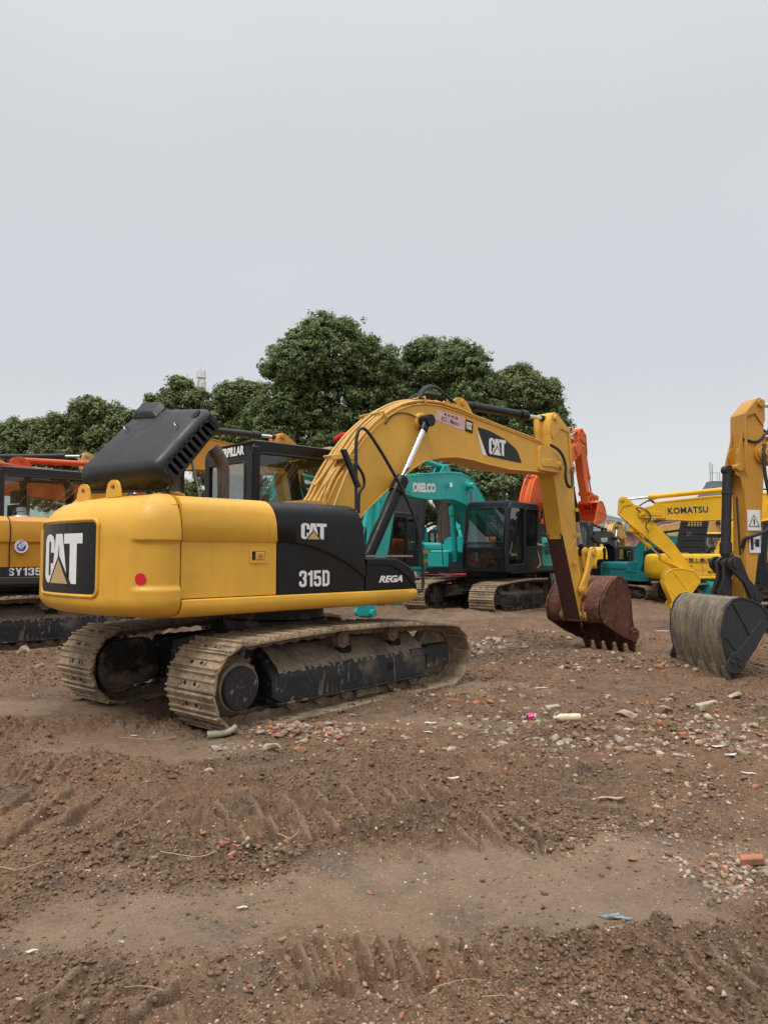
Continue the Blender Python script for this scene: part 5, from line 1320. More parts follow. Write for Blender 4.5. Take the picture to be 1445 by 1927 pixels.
BARS = [(385, 1578, 405, 1612), (452, 1572, 467, 1602), (505, 1552, 522, 1580), (555, 1528, 584, 1584), (610, 1532, 636, 1570), (660, 1512, 690, 1545), (728, 1498, 750, 1527), (760, 1497, 786, 1524), (790, 1492, 816, 1519), (820, 1490, 850, 1512),
        (963, 1560, 1008, 1594), (976, 1552, 1018, 1580), (672, 1762, 700, 1830), (712, 1764, 745, 1835), (755, 1762, 797, 1852), (832, 1758, 848, 1794), (870, 1775, 905, 1835), (410, 1520, 432, 1556), (470, 1512, 495, 1550), (525, 1500, 548, 1530), (590, 1490, 615, 1522), (640, 1482, 664, 1508), (860, 1560, 895, 1590), (905, 1545, 945, 1580), (560, 1790, 590, 1850), (610, 1780, 640, 1850), (1240, 1812, 1312, 1892), (1288, 1800, 1372, 1882), (1332, 1790, 1424, 1870), (1385, 1785, 1445, 1840),
        (30, 1478, 60, 1452), (62, 1482, 102, 1446), (95, 1470, 135, 1440), (0, 1530, 60, 1490), (60, 1545, 130, 1495), (120, 1550, 190, 1500), (180, 1560, 250, 1510), (250, 1560, 310, 1515), (10, 1580, 80, 1535), (1180, 1240, 1250, 1262), (1030, 1480, 1120, 1495), (1060, 1510, 1160, 1528),
        (330, 1860, 250, 1910), (250, 1850, 160, 1905), (150, 1840, 60, 1890), (90, 1560, 170, 1520), (200, 1590, 280, 1550)]
def bars(x, y):
    h = np.zeros_like(x)
    for i, (ax, ay, bx_, by_) in enumerate(BARS):
        a = G(ax, ay); b_ = G(bx_, by_); dx, dy = b_.x - a.x, b_.y - a.y; L2 = dx * dx + dy * dy; wd = .010 + .0018 * a.y
        near = (np.abs(x - (a.x + b_.x) / 2) < 1) & (np.abs(y - (a.y + b_.y) / 2) < 1)
        if not near.any(): continue
        X_, Y_ = x[near], y[near]; t = np.clip(((X_ - a.x) * dx + (Y_ - a.y) * dy) / L2, 0, 1); d = np.hypot(X_ - a.x - t * dx, Y_ - a.y - t * dy)
        d = d * (1 + .5 * vnoise(X_ * 12, Y_ * 12, 300 + i)); f = 1 / (1 + (d / wd) ** 4)
        g_ = 1 / (1 + ((d - wd * 2) / (wd * .9)) ** 4)
        h[near] += (.044 * f - .024 * g_) * (.8 + .6 * vnoise(X_ * 9, Y_ * 9, 400 + i))
    return h
def base_h(x, y):
    h = .05 * fbm(x * .35, y * .35, 5, 3) * np.clip(np.hypot(x + 1.2, y - 8.8) / 5 - .3, 0, 1)
    h = h + .16 * PB(x, y, 830, 1158, 2.2, .7, 5) + .17 * PB(x, y, 1010, 1175, 1.3, .6, -8) + .08 * PB(x, y, 960, 1200, 1.6, .5) + .06 * PB(x, y, 1230, 1260, 1.2, .5, 0)
    h = h + .07 * PB(x, y, 1290, 1255, 1.0, .35, 0) + .06 * PB(x, y, 1400, 1330, 1.2, .5, 0) + .045 * PB(x, y, 880, 1445, .9, .25, -5) + .05 * PB(x, y, 540, 1380, .45, .22) + .04 * PB(x, y, 1150, 1590, .5, .2, -20)
    h = h - .20 * blob(x, y, 3.98, 13.45, 1.0, .75, -45) - .03 * PB(x, y, 950, 1640, 1.0, .35, 6) + .035 * PB(x, y, 420, 1620, .6, .10, 3) + .03 * PB(x, y, 1060, 1790, .9, .08, 6) + .04 * PB(x, y, 250, 1810, .5, .12, 5) + .03 * PB(x, y, 1170, 1745, .35, .10, -25)
    h = h + .05 * PB(x, y, 80, 1450, .8, .25, 10)
    return h
def ground_h(x, y, det=1.0):
    sm = smooth_mask(x, y); rough = (1 - sm)
    clump = np.clip(.55 + 1.5 * fbm(x * .9, y * .9, 21, 3), .12, 1.3)
    lim = 1 / (1 + .0 * x)
    def wc(cell, seed, dens, wp=.35):
        return clods(x + wp * cell * fbm(x / cell * 1.6, y / cell * 1.6, seed + 7, 2), y + wp * cell * fbm(x / cell * 1.6 + 9, y / cell * 1.6, seed + 8, 2), cell, seed, dens)
    d = rough * clump * (.22 * wc(.19, 101, .35, .9) + .50 * wc(.085, 111, .5, .9) + .85 * wc(.042, 121, .7, .8) + .9 * wc(.021, 131, .8, .6)) + (.10 + .2 * rough) * .5 * wc(.03, 141, .12)
    d = d + (.12 + .88 * rough) * (.050 * fbm(x * 4.2, y * 4.2, 31, 6, .62)) + .010 * sm * fbm(x * 11, y * 11, 41, 4)
    r = ridges(x, y, 500, 1570, .75, .30, 0, 22, .105, .03) + ridges(x, y, 760, 1520, .8, .35, 0, 24, .10, .035) + ridges(x, y, 700, 1840, .8, .30, 0, 26, .105, .035) + ridges(x, y, 1340, 1870, .6, .5, 0, 30, .105, .03) \
        + ridges(x, y, 60, 1470, 1.0, .4, 0, -35, .12, .03) + ridges(x, y, 980, 1590, .35, .16, 0, 28, .10, .025) + ridges(x, y, 150, 1560, 1.4, .5, 0, -40, .12, .016) + ridges(x, y, 1150, 1500, 1.6, .4, 0, 15, .12, .012) + ridges(x, y, 350, 1880, .9, .3, 0, 70, .12, .014)
    bb = bars(x, y); d = d * (1 - np.clip(bb * 28, 0, .75))
    sm = np.maximum(sm, np.clip(bb * 30 - .3, 0, 1))  # raised bars take the flat mud's paler tone too, to stand out
    return base_h(x, y) + (d + r * 1.3 + bb) * det, sm

thf = np.arange(-.56, .5601, .00158)
coarse = np.arange(.56, 2 * PI - .56, .045)[1:]
th = np.r_[thf, coarse]
rad = np.r_[0.02, np.geomspace(.3, 2.15, 26), np.geomspace(2.16, 46, 1010), np.geomspace(47, 2500, 40)]
TT, RR = np.meshgrid(th, rad); X = RR * np.sin(TT); Y = RR * np.cos(TT)
det = np.clip((46 - RR) / 10, 0, 1) * np.clip((RR - 1.6) / .5, 0.2, 1)
inside = (np.abs(TT) <= .5602) * 1.0
detf = det * (.25 + .75 * inside)
Hh, Sm = ground_h(X.ravel(), Y.ravel(), detf.ravel())
Hh = np.where(RR.ravel() > 60, Hh * np.exp(-(RR.ravel() - 60) / 40), Hh)
nv_, nh_ = len(rad), len(th)
idx = np.arange(nv_ * nh_).reshape(nv_, nh_); nx_ = np.roll(idx, -1, axis=1)
quads = np.stack([idx[:-1], nx_[:-1], nx_[1:], idx[1:]], -1).reshape(-1, 4)[:, ::-1]
gm_ = bpy.data.meshes.new('ground'); co = np.stack([X.ravel(), Y.ravel(), Hh], 1).astype(np.float32)
gm_.vertices.add(len(co)); gm_.vertices.foreach_set('co', co.ravel())
gm_.loops.add(quads.size); gm_.loops.foreach_set('vertex_index', quads.ravel().astype(np.int32))
gm_.polygons.add(len(quads)); gm_.polygons.foreach_set('loop_start', (np.arange(len(quads)) * 4).astype(np.int32))
try: gm_.polygons.foreach_set('loop_total', np.full(len(quads), 4, np.int32))
except Exception: pass
gm_.update(calc_edges=True); gm_.validate()
gm_.polygons.foreach_set('use_smooth', [True] * len(gm_.polygons))
at = gm_.attributes.new('pressed', 'FLOAT', 'POINT'); at.data.foreach_set('value', Sm.astype(np.float32))
k = NT('churned_mud')
an = k.n('ShaderNodeAttribute'); an.attribute_name = 'pressed'; pf_ = an.outputs['Fac']
n1 = k.noise(.55, 5, .6); n2 = k.noise(4.5, 6, .65); n3 = k.noise(38, 6, .7); n4 = k.noise(140, 3, .6); n5 = k.noise(1.7, 4, .6)
mudA = k.mix(k.rng(n2, .35, .65), (.052, .029, .0145), (.178, .103, .053))
mudB = k.mix(k.rng(n2, .35, .65), (.165, .112, .067), (.228, .162, .102))
base = k.mix(pf_, mudA, mudB)
base = k.mix(k.rng(n1, .42, .62, 0, .55), base, (.19, .088, .040))
base = k.mix(k.rng(n5, .50, .66, 0, .65), base, (.060, .042, .033))
base = k.mix(k.rng(n3, .42, .66, 0, .6), base, (.27, .175, .105))
base = k.mix(k.rng(n4, .50, .32, 0, .6), base, (.04, .025, .017))
def specks(scale, thr, col, base):
    vo_ = k.n('ShaderNodeTexVoronoi'); vo_.inputs['Scale'].default_value = scale; k.l(k.tc.outputs['Object'], vo_.inputs['Vector'])
    sp_ = k.n('ShaderNodeSeparateColor'); k.l(vo_.outputs['Color'], sp_.inputs[0])
    a_ = k.rng(sp_.outputs[0], thr, thr + .004); b_ = k.rng(vo_.outputs['Distance'], .38, .28)
    m_ = k.n('ShaderNodeMath'); m_.operation = 'MULTIPLY'; k.l(a_, m_.inputs[0]); k.l(b_, m_.inputs[1])
    return k.mix(m_.outputs[0], base, col)
base = specks(90, .972, (.40, .33, .25), base); base = specks(75, .982, (.34, .12, .065), base)
wet = k.rng(n1, .45, .3, 0, 1)
ro = k.rng(pf_, 0, 1, .93, .70)
h_ = k.mix(.5, n3, n4)
M['mud'] = k.set(Base_Color=base, Roughness=ro, Normal=k.bump(h_, 1.0, .014, k.bump(n2, .5, .03)))
gm_.materials.append(M['mud'])
ground = bpy.data.objects.new('ground', gm_); COL.objects.link(ground); tag(ground, 'churned brown mud of the yard with shoe prints and rubble', 'ground', kind='structure')

def gz(x, y):
    h, _ = ground_h(np.array([float(x)]), np.array([float(y)])); return float(h[0])
def gbase(x, y): return float(base_h(np.array([float(x)]), np.array([float(y)]))[0])

# ------------------------------------------------------------------ stones
def ico(sub, seed, flat=.7, jag=.9):
    bm = bmesh.new(); bmesh.ops.create_icosphere(bm, subdivisions=sub, radius=1); r = random.Random(seed)
    pl = [(Vector((r.gauss(0, 1), r.gauss(0, 1), r.gauss(0, 1))).normalized(), r.uniform(.42, .8)) for _ in range(12)]
    for v in bm.verts:
        for n_, d in pl:
            e = v.co.dot(n_) - d
            if e > 0: v.co -= n_ * e
        v.co *= 1 + jag * r.uniform(-.12, .12); v.co.z *= flat
        v.co.x *= 1.15
    vs = np.array([v.co[:] for v in bm.verts]); fs = np.array([[v.index for v in f.verts] for f in bm.faces]); bm.free(); return vs, fs
TPL = [ico(2, i, .5 + .3 * (i % 3) / 2, 1.3) for i in range(10)]
TPS = [ico(1, i + 20, .6 + .3 * (i % 3) / 2, 3.2) for i in range(10)]
k = NT('rubble_stone'); an = k.n('ShaderNodeAttribute'); an.attribute_name = 'tone'
n1 = k.noise(30, 5, .65); n2 = k.noise(7, 4)
bc = k.mix(k.rng(n1, .3, .7, .0, .5), an.outputs['Color'], (.20, .13, .08))
bc = k.mix(k.rng(n2, .42, .62, 0, .75), bc, (.18, .112, .062))
M['stone'] = k.set(Base_Color=bc, Roughness=.9, Normal=k.bump(n1, .5, .004))
PAL = [((.52, .42, .30), .22), ((.36, .32, .26), .13), ((.46, .15, .07), .17), ((.24, .155, .105), .26), ((.17, .105, .07), .14), ((.55, .50, .43), .06)]
def pick(rnd, bias=None):
    p = bias or PAL; t = rnd.random() * sum(w_ for _, w_ in p)
    for c, w_ in p:
        t -= w_
        if t <= 0: break
    f = rnd.uniform(.8, 1.15); return tuple(min(1, x * f) for x in c)
def scatter(name, items, label, tpl):
    """items = (x, y, z, size, colour): many small stones as one object"""
    V = []; Fc = []; C = []; n = 0; r = np.random.RandomState(5)
    for (x, y, z, s, c) in items:
        vs, fs = tpl[r.randint(len(tpl))]; a = r.uniform(0, 2 * PI); ca, sa = math.cos(a), math.sin(a)
        sc_ = s * r.uniform(.75, 1.25, 3); P = vs * sc_
        tl = r.uniform(-.4, .4); P = np.stack([P[:, 0], P[:, 1] * math.cos(tl) - P[:, 2] * math.sin(tl), P[:, 1] * math.sin(tl) + P[:, 2] * math.cos(tl)], 1)
        P = np.stack([P[:, 0] * ca - P[:, 1] * sa + x, P[:, 0] * sa + P[:, 1] * ca + y, P[:, 2] + z], 1)
        V.append(P); Fc.append(fs + n); C.append(np.tile([*c, 1], (len(P), 1))); n += len(P)
    V = np.concatenate(V); Fc = np.concatenate(Fc); C = np.concatenate(C)
    me = bpy.data.meshes.new(name); me.vertices.add(len(V)); me.vertices.foreach_set('co', V.astype(np.float32).ravel())
    me.loops.add(Fc.size); me.loops.foreach_set('vertex_index', Fc.ravel().astype(np.int32)); me.polygons.add(len(Fc)); me.polygons.foreach_set('loop_start', (np.arange(len(Fc)) * 3).astype(np.int32))
    me.update(calc_edges=True); a = me.attributes.new('tone', 'FLOAT_COLOR', 'POINT'); a.data.foreach_set('color', C.astype(np.float32).ravel())
    me.materials.append(M['stone']); o = bpy.data.objects.new(name, me); COL.objects.link(o)
    return tag(o, label, 'rubble', kind='stuff') if label else o
rs = np.random.RandomState(11); rr_ = random.Random(12)
N = 52000
u = rs.rand(N); rd = np.exp(np.log(2.4) + (np.log(34) - np.log(2.4)) * u ** 1.05); ta = rs.uniform(-.54, .54, N)
xs_, ys_ = rd * np.sin(ta), rd * np.cos(ta); hs_, sm_ = ground_h(xs_, ys_)
dn = np.clip(.55 + 1.6 * fbm(xs_ * .8, ys_ * .8, 91, 3), .08, 1) * (1 - .85 * sm_)
for (px, py, rx, ry, a_) in ((1240, 1380, 1.6, .45, 1.2), (560, 1385, .5, .2, 1.5), (1380, 1650, .35, .35, 1.2), (1400, 1540, .8, .3, .9), (900, 1225, .9, .4, 1.3), (870, 1300, .5, .2, 1.2), (60, 1225, .9, .4, 1), (700, 1600, .4, .15, .8)):
    dn += a_ * PB(xs_, ys_, px, py, rx, ry)
keep = rs.rand(N) < dn * .85
inmach = (np.abs((xs_ + 1.27) * math.cos(-R(49)) - (ys_ - 8.73) * math.sin(-R(49))) < 2.0) & (np.abs((xs_ + 1.27) * math.sin(-R(49)) + (ys_ - 8.73) * math.cos(-R(49))) < 1.3)
items = []
for x, y, z, kp, im, r0, s_ in zip(xs_, ys_, hs_, keep, inmach, rd, sm_):
    if not kp or im: continue
    s = min(.011 + .0035 * r0, abs(rr_.lognormvariate(math.log(.0052), .55))) * (.75 + r0 * .075)
    items.append((x, y, z + s * .0, s, pick(rr_)))
N2 = 150000
u = rs.rand(N2); rd = np.exp(np.log(2.35) + (np.log(15) - np.log(2.35)) * u); ta = rs.uniform(-.54, .54, N2)
xs_, ys_ = rd * np.sin(ta), rd * np.cos(ta); hs_, sm_ = ground_h(xs_, ys_)
keep = rs.rand(N2) < np.clip(.35 + 2.2 * fbm(xs_ * 1.3, ys_ * 1.3, 191, 4), .04, 1) * (1 - .93 * sm_)
for x, y, z, kp, r0 in zip(xs_, ys_, hs_, keep, rd):
    if not kp or (abs(x + 1.2) < 1.5 and abs(y - 8.7) < 1.5): continue
    s = min(.010 + .0025 * r0, abs(rr_.lognormvariate(math.log(.0055), .6))) * (.7 + r0 * .10); f = rr_.uniform(.45, 1.5); q = rr_.uniform(.85, 1.1)
    items.append((x, y, z + s * .2, s, (.150 * f, .088 * f * q, .046 * f * q)))
scatter('gravel', items, 'small stones and brick crumbs strewn over the mud', TPS)
# heaps beside the crawler and to the right
def heap(px, py, rx, ry, n, smin, smax, bias=None):
    out_ = []; g = G(px, py)
    for _ in range(n):
        x = g.x + rr_.gauss(0, rx); y = g.y + rr_.gauss(0, ry); s = rr_.uniform(smin, smax) ** 1.0 * rr_.uniform(.5, 1)
        out_.append((x, y, gz(x, y) + s * .12, s, pick(rr_, bias)))
    return out_
RED = [((.46, .17, .09), .4), ((.50, .42, .33), .35), ((.33, .28, .23), .25)]
PALE = [((.52, .44, .34), .5), ((.38, .33, .27), .3), ((.42, .17, .10), .2)]
hp_ = heap(575, 1383, .23, .10, 260, .014, .05, RED) + heap(600, 1365, .30, .06, 120, .012, .04, PALE) + heap(440, 1408, .12, .06, 60, .01, .03, PALE) + heap(640, 1372, .2, .07, 50, .01, .03) + heap(1385, 1655, .14, .12, 190, .01, .03, PALE) \
    + heap(1240, 1400, .9, .22, 150, .02, .06, PALE) + heap(1290, 1360, .9, .25, 110, .02, .06) + heap(920, 1215, .45, .3, 70, .03, .09, PALE) + heap(850, 1310, .5, .10, 90, .02, .05) + heap(60, 1225, .7, .3, 70, .03, .08) \
    + heap(1180, 1560, .25, .1, 70, .01, .025, PALE) + heap(1100, 1330, 1.2, .25, 90, .02, .05) + heap(450, 1600, .22, .05, 60, .01, .03) + heap(1230, 1265, 1.0, .3, 80, .03, .07) + heap(1010, 1195, 1.0, .4, 80, .03, .08) + heap(1280, 1480, .7, .2, 90, .012, .035)
hp_ += heap(1200, 1375, 1.6, .45, 330, .012, .05, PALE) + heap(1350, 1400, .8, .35, 220, .012, .05) + heap(950, 1235, 1.0, .5, 170, .015, .05, PALE) + heap(1000, 1420, 1.2, .3, 160, .008, .022, PALE) + heap(1330, 1500, .8, .25, 220, .008, .026, RED) \
    + heap(1200, 1590, .35, .12, 160, .006, .018, PALE) + heap(1100, 1860, .3, .08, 110, .005, .016, PALE) + heap(300, 1640, .8, .10, 120, .006, .018, PALE) + heap(1250, 1240, 1.6, .5, 160, .02, .06) + heap(150, 1270, 1.2, .3, 140, .01, .035) \
    + heap(560, 1560, .5, .12, 90, .006, .02, RED) + heap(430, 1800, .4, .12, 90, .005, .015)
scatter('rubble', hp_, 'heaps of broken brick and concrete bits on the mud', TPL)

# single stones one can pick out
def stone(px, py, w_, c, label, seed, flat=.6, aspect=1.0, group=None, rot=None, brick=False):
    g = G(px, py); z = gz(g.x, g.y); s = w_ / 2 * (g.y / FPX)
    if brick:
        b = MB(); b.box(-s, s, -s * .5, s * .5, -s * .3, s * .35); o = b.build('brick_piece', M['stone'], None, bevel=s * .12, seg=2)
    else:
        vs, fs = ico(3, seed, flat, .25); me = bpy.data.meshes.new('stone'); me.from_pydata((vs * [s, s * .75 * aspect, s]).tolist(), [], fs.tolist())
        me.materials.append(M['stone']); o = bpy.data.objects.new('stone', me); COL.objects.link(o)
    a = o.data.attributes.new('tone', 'FLOAT_COLOR', 'POINT'); n_ = len(o.data.vertices); a.data.foreach_set('color', [*c, 1] * n_)
    o.location = (g.x, g.y, z + s * flat * .35); o.rotation_euler = (rr_.uniform(-.2, .2), rr_.uniform(-.2, .2), rot if rot is not None else rr_.uniform(-.6, .6))
    return tag(o, label, 'stone' if not brick else 'brick', group)
CR, GY, BR = (.52, .43, .32), (.36, .33, .28), (.46, .16, .085)
for q in ((512, 1417, 34, CR, 'flat cream stone below the red brick rubble by the crawler', 1), (410, 1412, 26, GY, 'grey stone under the broken pipe end beside the crawler', 2), (568, 1414, 30, BR, 'orange brick lump in the rubble heap by the crawler', 3),
          (637, 1390, 20, CR, 'cream stone at the right end of the brick rubble by the crawler', 4), (395, 1453, 30, GY, 'pale stone on bare mud below the crawler', 5), (492, 1390, 24, GY, 'grey lump at the top of the brick rubble', 6),
          (45, 1230, 34, CR, 'pale boulder between the left crawlers, the tallest one', 7), (12, 1230, 30, (.40, .27, .17), 'brown boulder at the left edge below the black side frame', 8), (75, 1257, 26, CR, 'flat cream stone on the mud left of the crawler', 9),
          (938, 1211, 26, CR, 'flat cream stone at the right of the pair beside the front of the crawler', 10), (918, 1206, 18, CR, 'small cream stone left of the flat one by the front of the crawler', 11), (903, 1222, 26, (.42, .37, .27), 'olive stone nearest the front idler', 12),
          (905, 1232, 24, CR, 'cream slab below the olive stone near the idler', 13), (1180, 1350, 40, CR, 'broad cream stone slab in the rubble on the right', 14), (1253, 1346, 40, (.42, .31, .2), 'long brown stone right of the cream slab', 15),
          (1258, 1330, 22, CR, 'upright cream stone behind the long brown stone', 16), (1183, 1410, 26, GY, 'grey stone in the front cluster of the right rubble', 17), (1234, 1402, 20, CR, 'tall cream stone in the front cluster of the right rubble', 18),
          (1278, 1424, 24, GY, 'round grey stone right of the front cluster', 19), (1205, 1408, 20, GY, 'small grey stone leaning on the front cluster', 20), (1380, 1327, 30, CR, 'angular pale stone under the grey bucket on the right', 21),
          (1163, 1248, 18, CR, 'small round stone below the rusty bucket teeth', 22), (1192, 1617, 26, (.36, .17, .10), 'reddish round stone right of the flat mud', 23), (1076, 1590, 16, GY, 'small grey stone beside the shoe print in the middle', 24),
          (250, 1634, 16, CR, 'small cream stone left of the shoe prints', 25), (290, 1626, 20, (.42, .31, .24), 'pinkish stone left of the shoe prints', 26), (532, 1760, 18, (.33, .22, .16), 'brown angular stone on flat mud in the lower middle', 27),
          (1101, 1866, 22, CR, 'cream stone near the bottom edge right of centre', 28), (228, 1771, 12, (.6, .57, .5), 'small white pebble in the lower left', 29), (35, 1880, 14, CR, 'cream pebble near the bottom left corner', 30),
          (173, 1884, 12, CR, 'yellowish pebble near the bottom edge on the left', 31), (1420, 1373, 24, GY, 'grey stone near the right edge beside the long rubble', 32), (985, 1312, 20, (.42, .18, .12), 'red-brown stone above the plastic bottle', 33)):
    stone(*q, flat=.75 if 'tall' in q[4] or 'upright' in q[4] else .5)
stone(1330, 1343, 40, CR, 'cream brick lying flat among the rubble on the right', 40, rot=.1, brick=True)
stone(1415, 1935 - 300, 40, BR, 'orange brick half buried at the right edge', 41, rot=-.4, brick=True)
stone(437, 1622, 20, BR, 'red brick piece in the shoe print on the left', 42, rot=1.2, brick=True)
stone(1040, 1335, 28, (.44, .38, .31), 'pale broken brick left of the cream slab', 43, rot=.2, brick=True)
stone(852, 1325, 26, BR, 'red brick fragment beside the front of the crawler', 44, rot=-.2, brick=True)
# litter -----------------------------------------------------------------------
def scrap(px, py, w_, h_, mat, label, name='plastic_scrap', cat='litter', seed=0, group=None):
    g = G(px, py); z = gz(g.x, g.y) + .012; s = w_ / 2 * g.y / FPX; r = random.Random(seed); b = MB(); n = 9; rings = []
    for i in range(n):
        t = i / (n - 1) * 2 - 1; hw = s * h_ * (1 - abs(t) ** 1.6) * r.uniform(.6, 1.1) + .002; row = []
        for j in range(6):
            v = j / 5 * 2 - 1; row.append((s * t, v * hw + s * .15 * math.sin(t * 4 + seed), r.uniform(0, .35) * s * h_ * (1 - abs(v) * .5)))
        rings.append(row)
    b.loft(rings, cap=False, closed=False); o = b.build(name, mat, None, smooth=50, fix=False); m_ = o.modifiers.new('thick', 'SOLIDIFY'); m_.thickness = .002
    o.location = (g.x, g.y, z); o.rotation_euler = (0, 0, r.uniform(-.5, .5)); return tag(o, label, cat, group)
M['scrap'] = plain('dirty_white_plastic', (.58, .54, .49), .5, var=.2, bump=.3, scale=40)
M['cloth'] = plain('blue_grey_cloth', (.16, .20, .22), .8, var=.5, bump=.6, scale=50)
M['card'] = plain('wet_cardboard', (.36, .27, .19), .85, var=.2)
scrap(456, 1706, 20, .35, M['scrap'], 'torn white plastic scrap on flat mud in the lower middle', seed=1)
scrap(1158, 1727, 62, .32, M['cloth'], 'crumpled blue-grey rag half pressed into the mud', 'rag', 'rag', 2)
scrap(1148, 1512, 56, .20, M['card'], 'long pale strip of board lying on the mud right of centre', 'board_strip', 'board', 3)
scrap(1345, 1418, 40, .25, M['scrap'], 'white plastic sheet scrap among stones on the right', seed=4)
scrap(1375, 1432, 26, .5, M['scrap'], 'crumpled white paper right of the plastic sheet', seed=5)
scrap(1408, 1464, 28, .3, M['scrap'], 'white scrap near the right edge', seed=6)
scrap(1017, 1297, 26, .3, M['scrap'], 'white rag scrap above the drink can', seed=7)
scrap(1245, 1197, 26, .25, M['scrap'], 'white scrap on the mud behind the two buckets', seed=8)
scrap(1402, 1236, 20, .35, M['scrap'], 'small white scrap right of the grey bucket', seed=9)
scrap(810, 1362, 24, .5, M['scrap'], 'pinkish crumpled paper on flat mud right of the crawler', seed=10)
scrap(853, 1473, 24, .5, M['scrap'], 'white thread-like scrap in the dark clods', seed=11)
scrap(252, 1388, 14, .4, M['scrap'], 'tiny white scrap below the far crawler', seed=12)
scrap(60, 1792, 22, .4, M['scrap'], 'pale blue-white scrap at the lower left', seed=13)
scrap(805, 1380, 20, .3, M['scrap'], 'dirty white strip left of the drink can', seed=14)
# drink can
g = G(997, 1352); can = MB(); can.rev([(0, -.058), (.022, -.058), (.031, -.05), (.033, -.044), (.033, .044), (.028, .056), (.024, .058), (.0, .056)], (0, 0, 0), 'Z', 24)
k = NT('can_print'); sp2 = k.n('ShaderNodeSeparateXYZ'); k.l(k.tc.outputs['Object'], sp2.inputs[0])
c1 = k.mix(k.rng(sp2.outputs['Z'], -.012, -.008), (.02, .02, .03), (.60, .03, .13)); nn_ = k.noise(60, 2)
c1 = k.mix(k.rng(nn_, .58, .62, 0, .8), c1, (.7, .6, .62)); c1 = k.mix(k.rng(sp2.outputs['Z'], .052, .054), c1, (.6, .6, .62))
M['can'] = k.set(Base_Color=c1, Roughness=.3, Metallic=.3)
co_ = can.build('drink_can', M['can'], None, smooth=40); co_.location = (g.x, g.y, gz(g.x, g.y) + .03); co_.rotation_euler = (R(90), 0, R(-62)); co_.scale = (1.15, 1.15, 1.15)
co_.rotation_euler = (R(86), 0, R(60)); tag(co_, 'pink and dark drink can lying on the mud', 'can')
pbm = MB(); pbm.rev([(0, .11), (.012, .112), (.014, .10), (.012, .085), (.030, .062), (.033, .045), (.030, .02), (.033, .0), (.030, -.03), (.033, -.06), (.033, -.10), (.028, -.112), (0, -.108)], (0, 0, 0), 'Z', 24)
M['bottle'] = plain('milky_bottle_plastic', (.62, .52, .36), .25, var=.2, bump=.2, scale=25)
bo = pbm.build('plastic_bottle', M['bottle'], None, smooth=60); g = G(1066, 1366); bo.location = (g.x, g.y, gz(g.x, g.y) + .03); bo.rotation_euler = (R(90), 0, R(-85)); bo.scale = (1.15,) * 3
tag(bo, 'empty yellowish plastic bottle lying on its side', 'bottle')
# broken pipe elbow under the crawler
g = G(422, 1391); z = gz(g.x, g.y)
pi_ = MB().tube([(-.14, -.02, .03), (-.07, 0, .035), (0, 0, .045), (.06, .03, .06), (.09, .06, .09)], [.036, .03, .028, .028, .024], 12, 1).build('broken_pipe', plain('grey_green_pipe', (.33, .32, .22), .7, var=.25), None, smooth=60)
pi_.location = (g.x, g.y, z); tag(pi_, 'short grey-green broken pipe beneath the corner of the crawler', 'pipe')
# sticks and straws
stw = MB()
for _ in range(36):
    r0 = math.exp(rr_.uniform(math.log(2.6), math.log(13))); a = rr_.uniform(-.5, .5); x, y = r0 * math.sin(a), r0 * math.cos(a)
    if abs(x + 1.2) < 2 and abs(y - 8.5) < 2: continue
    z = gz(x, y) + .008; L_ = rr_.uniform(.02, .09); t = rr_.uniform(0, PI); dx, dy = L_ * math.cos(t), L_ * math.sin(t); kk = rr_.uniform(-.02, .02)
    stw.tube([(x - dx, y - dy, z), (x + kk, y + kk, z + .006), (x + dx, y + dy, z + .002)], .0008 + .0002 * r0, 4, 1)
for px, py, l_ in ((355, 1632, .16), (20, 1645, .14), (275, 1397, .25), (540, 1598, .06), (720, 1415, .1)):
    g = G(px, py); z = gz(g.x, g.y) + .02; stw.tube([(g.x - l_, g.y + .05, z), (g.x - l_ * .3, g.y - .01, z + .01), (g.x + l_ * .4, g.y - .03, z), (g.x + l_, g.y + .04, z + .015)], .0022, 5, 1)
tag(stw.build('straw', plain('dry_straw', (.42, .33, .21), .8), None), 'dry straws and twigs on the mud', 'straw', kind='stuff')
# ------------------------------------------------------------------ trees
def leafmat(name, c1, c2):
    k = NT(name); an = k.n('ShaderNodeAttribute'); an.attribute_name = 'tone'; n1 = k.noise(.45, 3, .6)
    f = k.mix(.5, an.outputs['Fac'], n1)
    base = k.mix(k.rng(f, .3, .7), c1, c2)
    k.set(Base_Color=base, Roughness=.55); tr = k.n('ShaderNodeBsdfTranslucent'); k.l(base, tr.inputs[0]); mx = k.n('ShaderNodeMixShader'); mx.inputs[0].default_value = .35
    k.l(k.b.outputs[0], mx.inputs[1]); k.l(tr.outputs[0], mx.inputs[2]); k.l(mx.outputs[0], k.t.nodes['Material Output'].inputs[0]); return k.m
M['leaf'] = leafmat('camphor_leaves', (.095, .140, .052), (.245, .300, .115))
M['leaf2'] = leafmat('olive_leaves', (.110, .145, .055), (.265, .300, .120))
M['bark'] = muddy('dark_bark', (.05, .038, .028), (.10, .075, .055), (.045, .034, .026), .4, .6)
